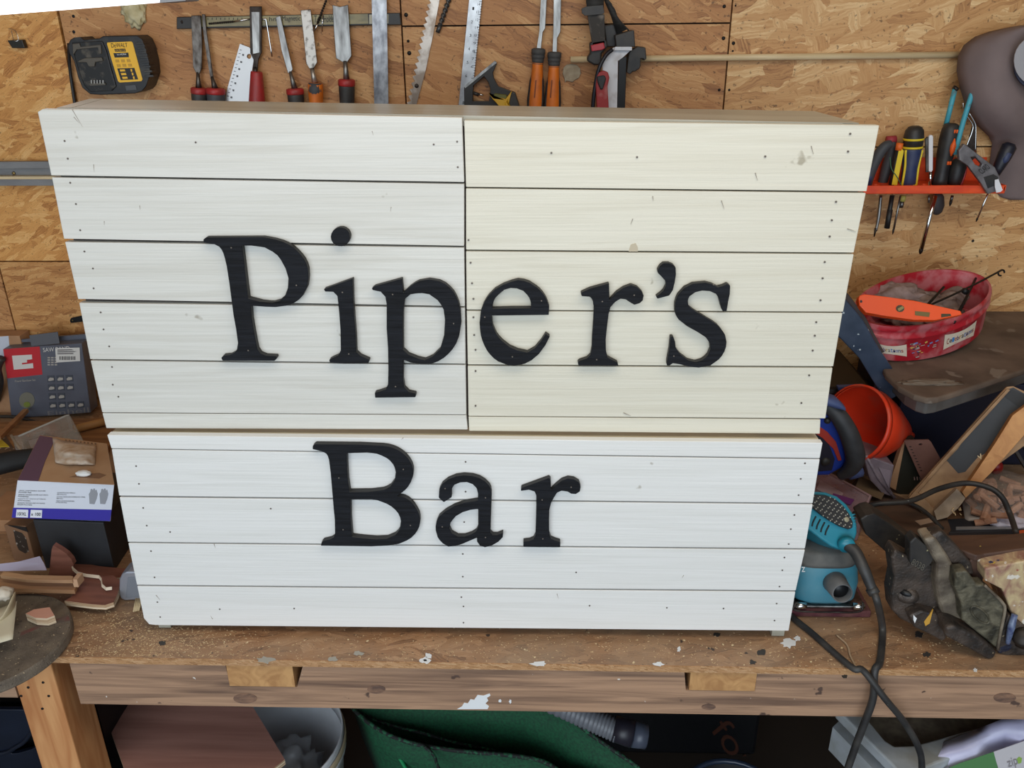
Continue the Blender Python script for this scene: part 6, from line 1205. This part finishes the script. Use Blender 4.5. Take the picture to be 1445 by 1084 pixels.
tube('hand_hole_rim', [oy(x, y, 1.018) for x, y in ((-20, 1066), (8, 1062), (20, 1056), (34, 1047), (46, 1032), (56, 1022))], .0035, nb, t)
abox('body', p1.x, p2.x, 1.05, 1.3, SH+.001, p1.z-.01, blkp, t)
# green bag
t = T('green_bag', 'large open dark green woven bag with black stitched hems under the bench', 'bag', V((-.05, 1.2, SH)))
loop = [(498, 1000, .60), (520, 1020, .60), (555, 1040, .595), (600, 1053, .585), (660, 1061, .58), (720, 1066, .575), (765, 1074, .57), (800, 1092, .56), (860, 1100, .56), (905, 1090, .58), (870, 1062, .60), (830, 1034, .62), (790, 1003, .64), (740, 985, .64), (640, 985, .62), (560, 990, .61)]
LP = [oz(x, y, z) for x, y, z in loop]; cc = sum(LP, V())/len(LP); n = len(LP)
gm_ = M('green_woven', (10, 80, 48), .8, c2=(6, 58, 36), sc=(200, 200, 200), bump=.3)
r_ = [LP, [p.lerp(V((cc.x, cc.y, p.z)), .04)+V((0, 0, -.06)) for p in LP], [V((p.x*.85+cc.x*.15, p.y*.85+cc.y*.15, .42)) for p in LP], [V((p.x*.75+cc.x*.25, p.y*.75+cc.y*.25, SH+.004)) for p in LP]]
o = loft('bag_body', r_, gm_, t, caps=False, smooth=True); md = o.modifiers.new('thickness', 'SOLIDIFY'); md.thickness = .002
tube('hem', LP+[LP[0]], .0038, M('black_stitching', (20, 22, 22), .8, c2=(30, 90, 60), sc=(150, 150, 150), lo=.5, hi=.6), t, seg=8, sub=3)
pz_('bag_base', [(x, y) for x, y in ((540, 1130), (860, 1150), (820, 1060), (560, 1040))], SH+.006, .003, gm_, t)
for q in ([(500, 1004), (545, 1022), (600, 1036), (640, 1048), (700, 1060)], [(598, 1053), (612, 1066), (620, 1086), (640, 1110)]): tube('strap', [oz(x, y, .592-.012*i) for i, (x, y) in enumerate(q)], .003, M('black_stitching', (20, 22, 22), .8), t, seg=6)
tube('piping', [oz(x, y, .575-.02*i) for i, (x, y) in enumerate(((520, 1024), (548, 1050), (570, 1080), (580, 1110)))], .0035, M('green_bright', (24, 140, 84), .4), t, seg=6)
# vacuum hose
t = T('vacuum_hose', 'grey ribbed vacuum hose with a dark cuff resting on the green bag', 'hose', oz(850, 1030, .65))
hp = [oz(740, 975, .69), oz(800, 1000, .685), oz(840, 1018, .68), oz(872, 1032, .675)]
v = []; f = []; P = []
for i in range(60):
    u = i/59*3; k = min(2, int(u)); P.append(hp[k].lerp(hp[k+1], u-k))
tube('ribbed_hose', P, [.019 if i % 3 else .0165 for i in range(60)], M('hose_grey', (104, 106, 112), .4), t, seg=20, sub=1)
tube('cuff', [oz(866, 1028, .677), oz(893, 1036, .672)], [.0205, .022], M('cuff_dark', (34, 32, 42), .4), t, seg=22, sub=1)
tube('hose_end', [oz(893, 1036, .672), oz(912, 1040, .668)], [.021, .019], M('hose_end_grey', (70, 76, 90), .35), t, seg=22, sub=1)
# black sack, tub, tray, cloth
t = T('black_crate', 'black plastic crate with faint orange lettering deep under the bench', 'crate', V((.25, 1.35, SH)))
abox('body', .13, .45, 1.32, 1.6, SH+.0005, .80, blkp, t, bevel=.008)
text('lettering', 'for', [(1026, 1010), (1074, 1076), (1046, 1094), (1002, 1030)], lambda a, b: oy(a, b, 1.3195), M('faint_orange', (70, 34, 18), .6), t)
t = T('black_tub', 'round black tub with a glossy rim at the bottom of the picture', 'tub', oz(1040, 1120, SH))
tc_ = oz(1037, 1135, .52); tc_.z = 0
o = lathe('body', tc_+V((0, 0, SH+.0005)), tc_+V((0, 0, .52)), [(0, .0), (0, .075), (1, .088)], blkp, t, seg=36, caps=False); md = o.modifiers.new('thickness', 'SOLIDIFY'); md.thickness = .002
tube('rim', [tc_+V((.088*math.cos(a), .088*math.sin(a), .522)) for a in [k*math.pi/16 for k in range(33)]], .005, M('glossy_rim', (36, 46, 64), .25), t, seg=10, sub=1)
t = T('plastic_tray', 'shallow pale grey tray with a dirty brown floor under the right end of the bench', 'tray', oz(1330, 1040, .66))
to = [oz(x, y, .70) for x, y in ((1180, 1000), (1196, 985), (1500, 975), (1520, 1010), (1420, 1040), (1300, 1085), (1268, 1088), (1258, 1078))]
ti = [oz(x, y, .70) for x, y in ((1214, 1003), (1222, 998), (1490, 985), (1500, 1008), (1390, 1024), (1290, 1052), (1262, 1053), (1248, 1044))]
prism('rim', [to, ti], (0, 0, -.02), M('tray_grey', (178, 184, 190), .35, c2=(150, 150, 145), sc=(20, 20, 20)), t, bevel=.003)
fl = [oz(x, y, .67) for x, y in ((1200, 1002), (1222, 985), (1500, 985), (1510, 1020), (1400, 1040), (1290, 1072), (1262, 1072), (1244, 1060))]
prism('floor', fl, (0, 0, -.004), M('tray_dirt', (126, 112, 92), .9, c2=(100, 86, 70), sc=(60, 60, 60), bump=.5), t)
lo2 = [p+V((0, 0, -.018)) for p in to]; prism('skirt', [V((cc2.x, cc2.y, .66)) for cc2 in to], (0, 0, -.05), M('tray_grey', (178, 184, 190), .35), t)
t = T('white_sack', 'lavender-white plastic sack with a green printed panel at the lower right', 'sack', oz(1400, 1080, .5))
rows = []
for i in range(10):
    u = i/9; r_ = []
    for j in range(16):
        s = j/15; px = 1256+(1560-1256)*s; top = 1078-(s*16*.0) - 68*min(1, s*1.6)-12*s; py2 = top+u*150
        Y = 1.0-.03*math.sin(math.pi*min(1, u*1.5))-.012*noise.noise(V((s*7, u*4, 2)))*2
        r_.append(oy(px, py2, Y))
    rows.append(r_)
sheet('sack_film', rows, M('lavender_plastic', (206, 204, 228), .3, c2=(184, 182, 212), sc=(14, 14, 14), bump=.4, bsc=(30, 30, 30)), t, th=.001)
fs_ = lambda a, b: oy(a, b, .962)
card('green_print', [(1325, 1090), (1352, 1078), (1402, 1061), (1410, 1090)], fs_, M('print_green', (84, 130, 82), .45), t); card('white_print', [(1402, 1061), (1450, 1044), (1450, 1092), (1410, 1092)], fs_, M('print_offwhite', (196, 192, 196), .45), t)
text('lettering', 'zip', [(1420, 1072), (1434, 1067), (1438, 1082), (1424, 1087)], lambda a, b: oy(a, b, .9605), M('print_grey_mid', (140, 136, 140), .5), t); card('leaf', [(1434, 1072), (1438, 1068), (1442, 1070), (1441, 1076), (1437, 1078)], lambda a, b: oy(a, b, .9612), M('print_lime', (140, 176, 84), .5), t)
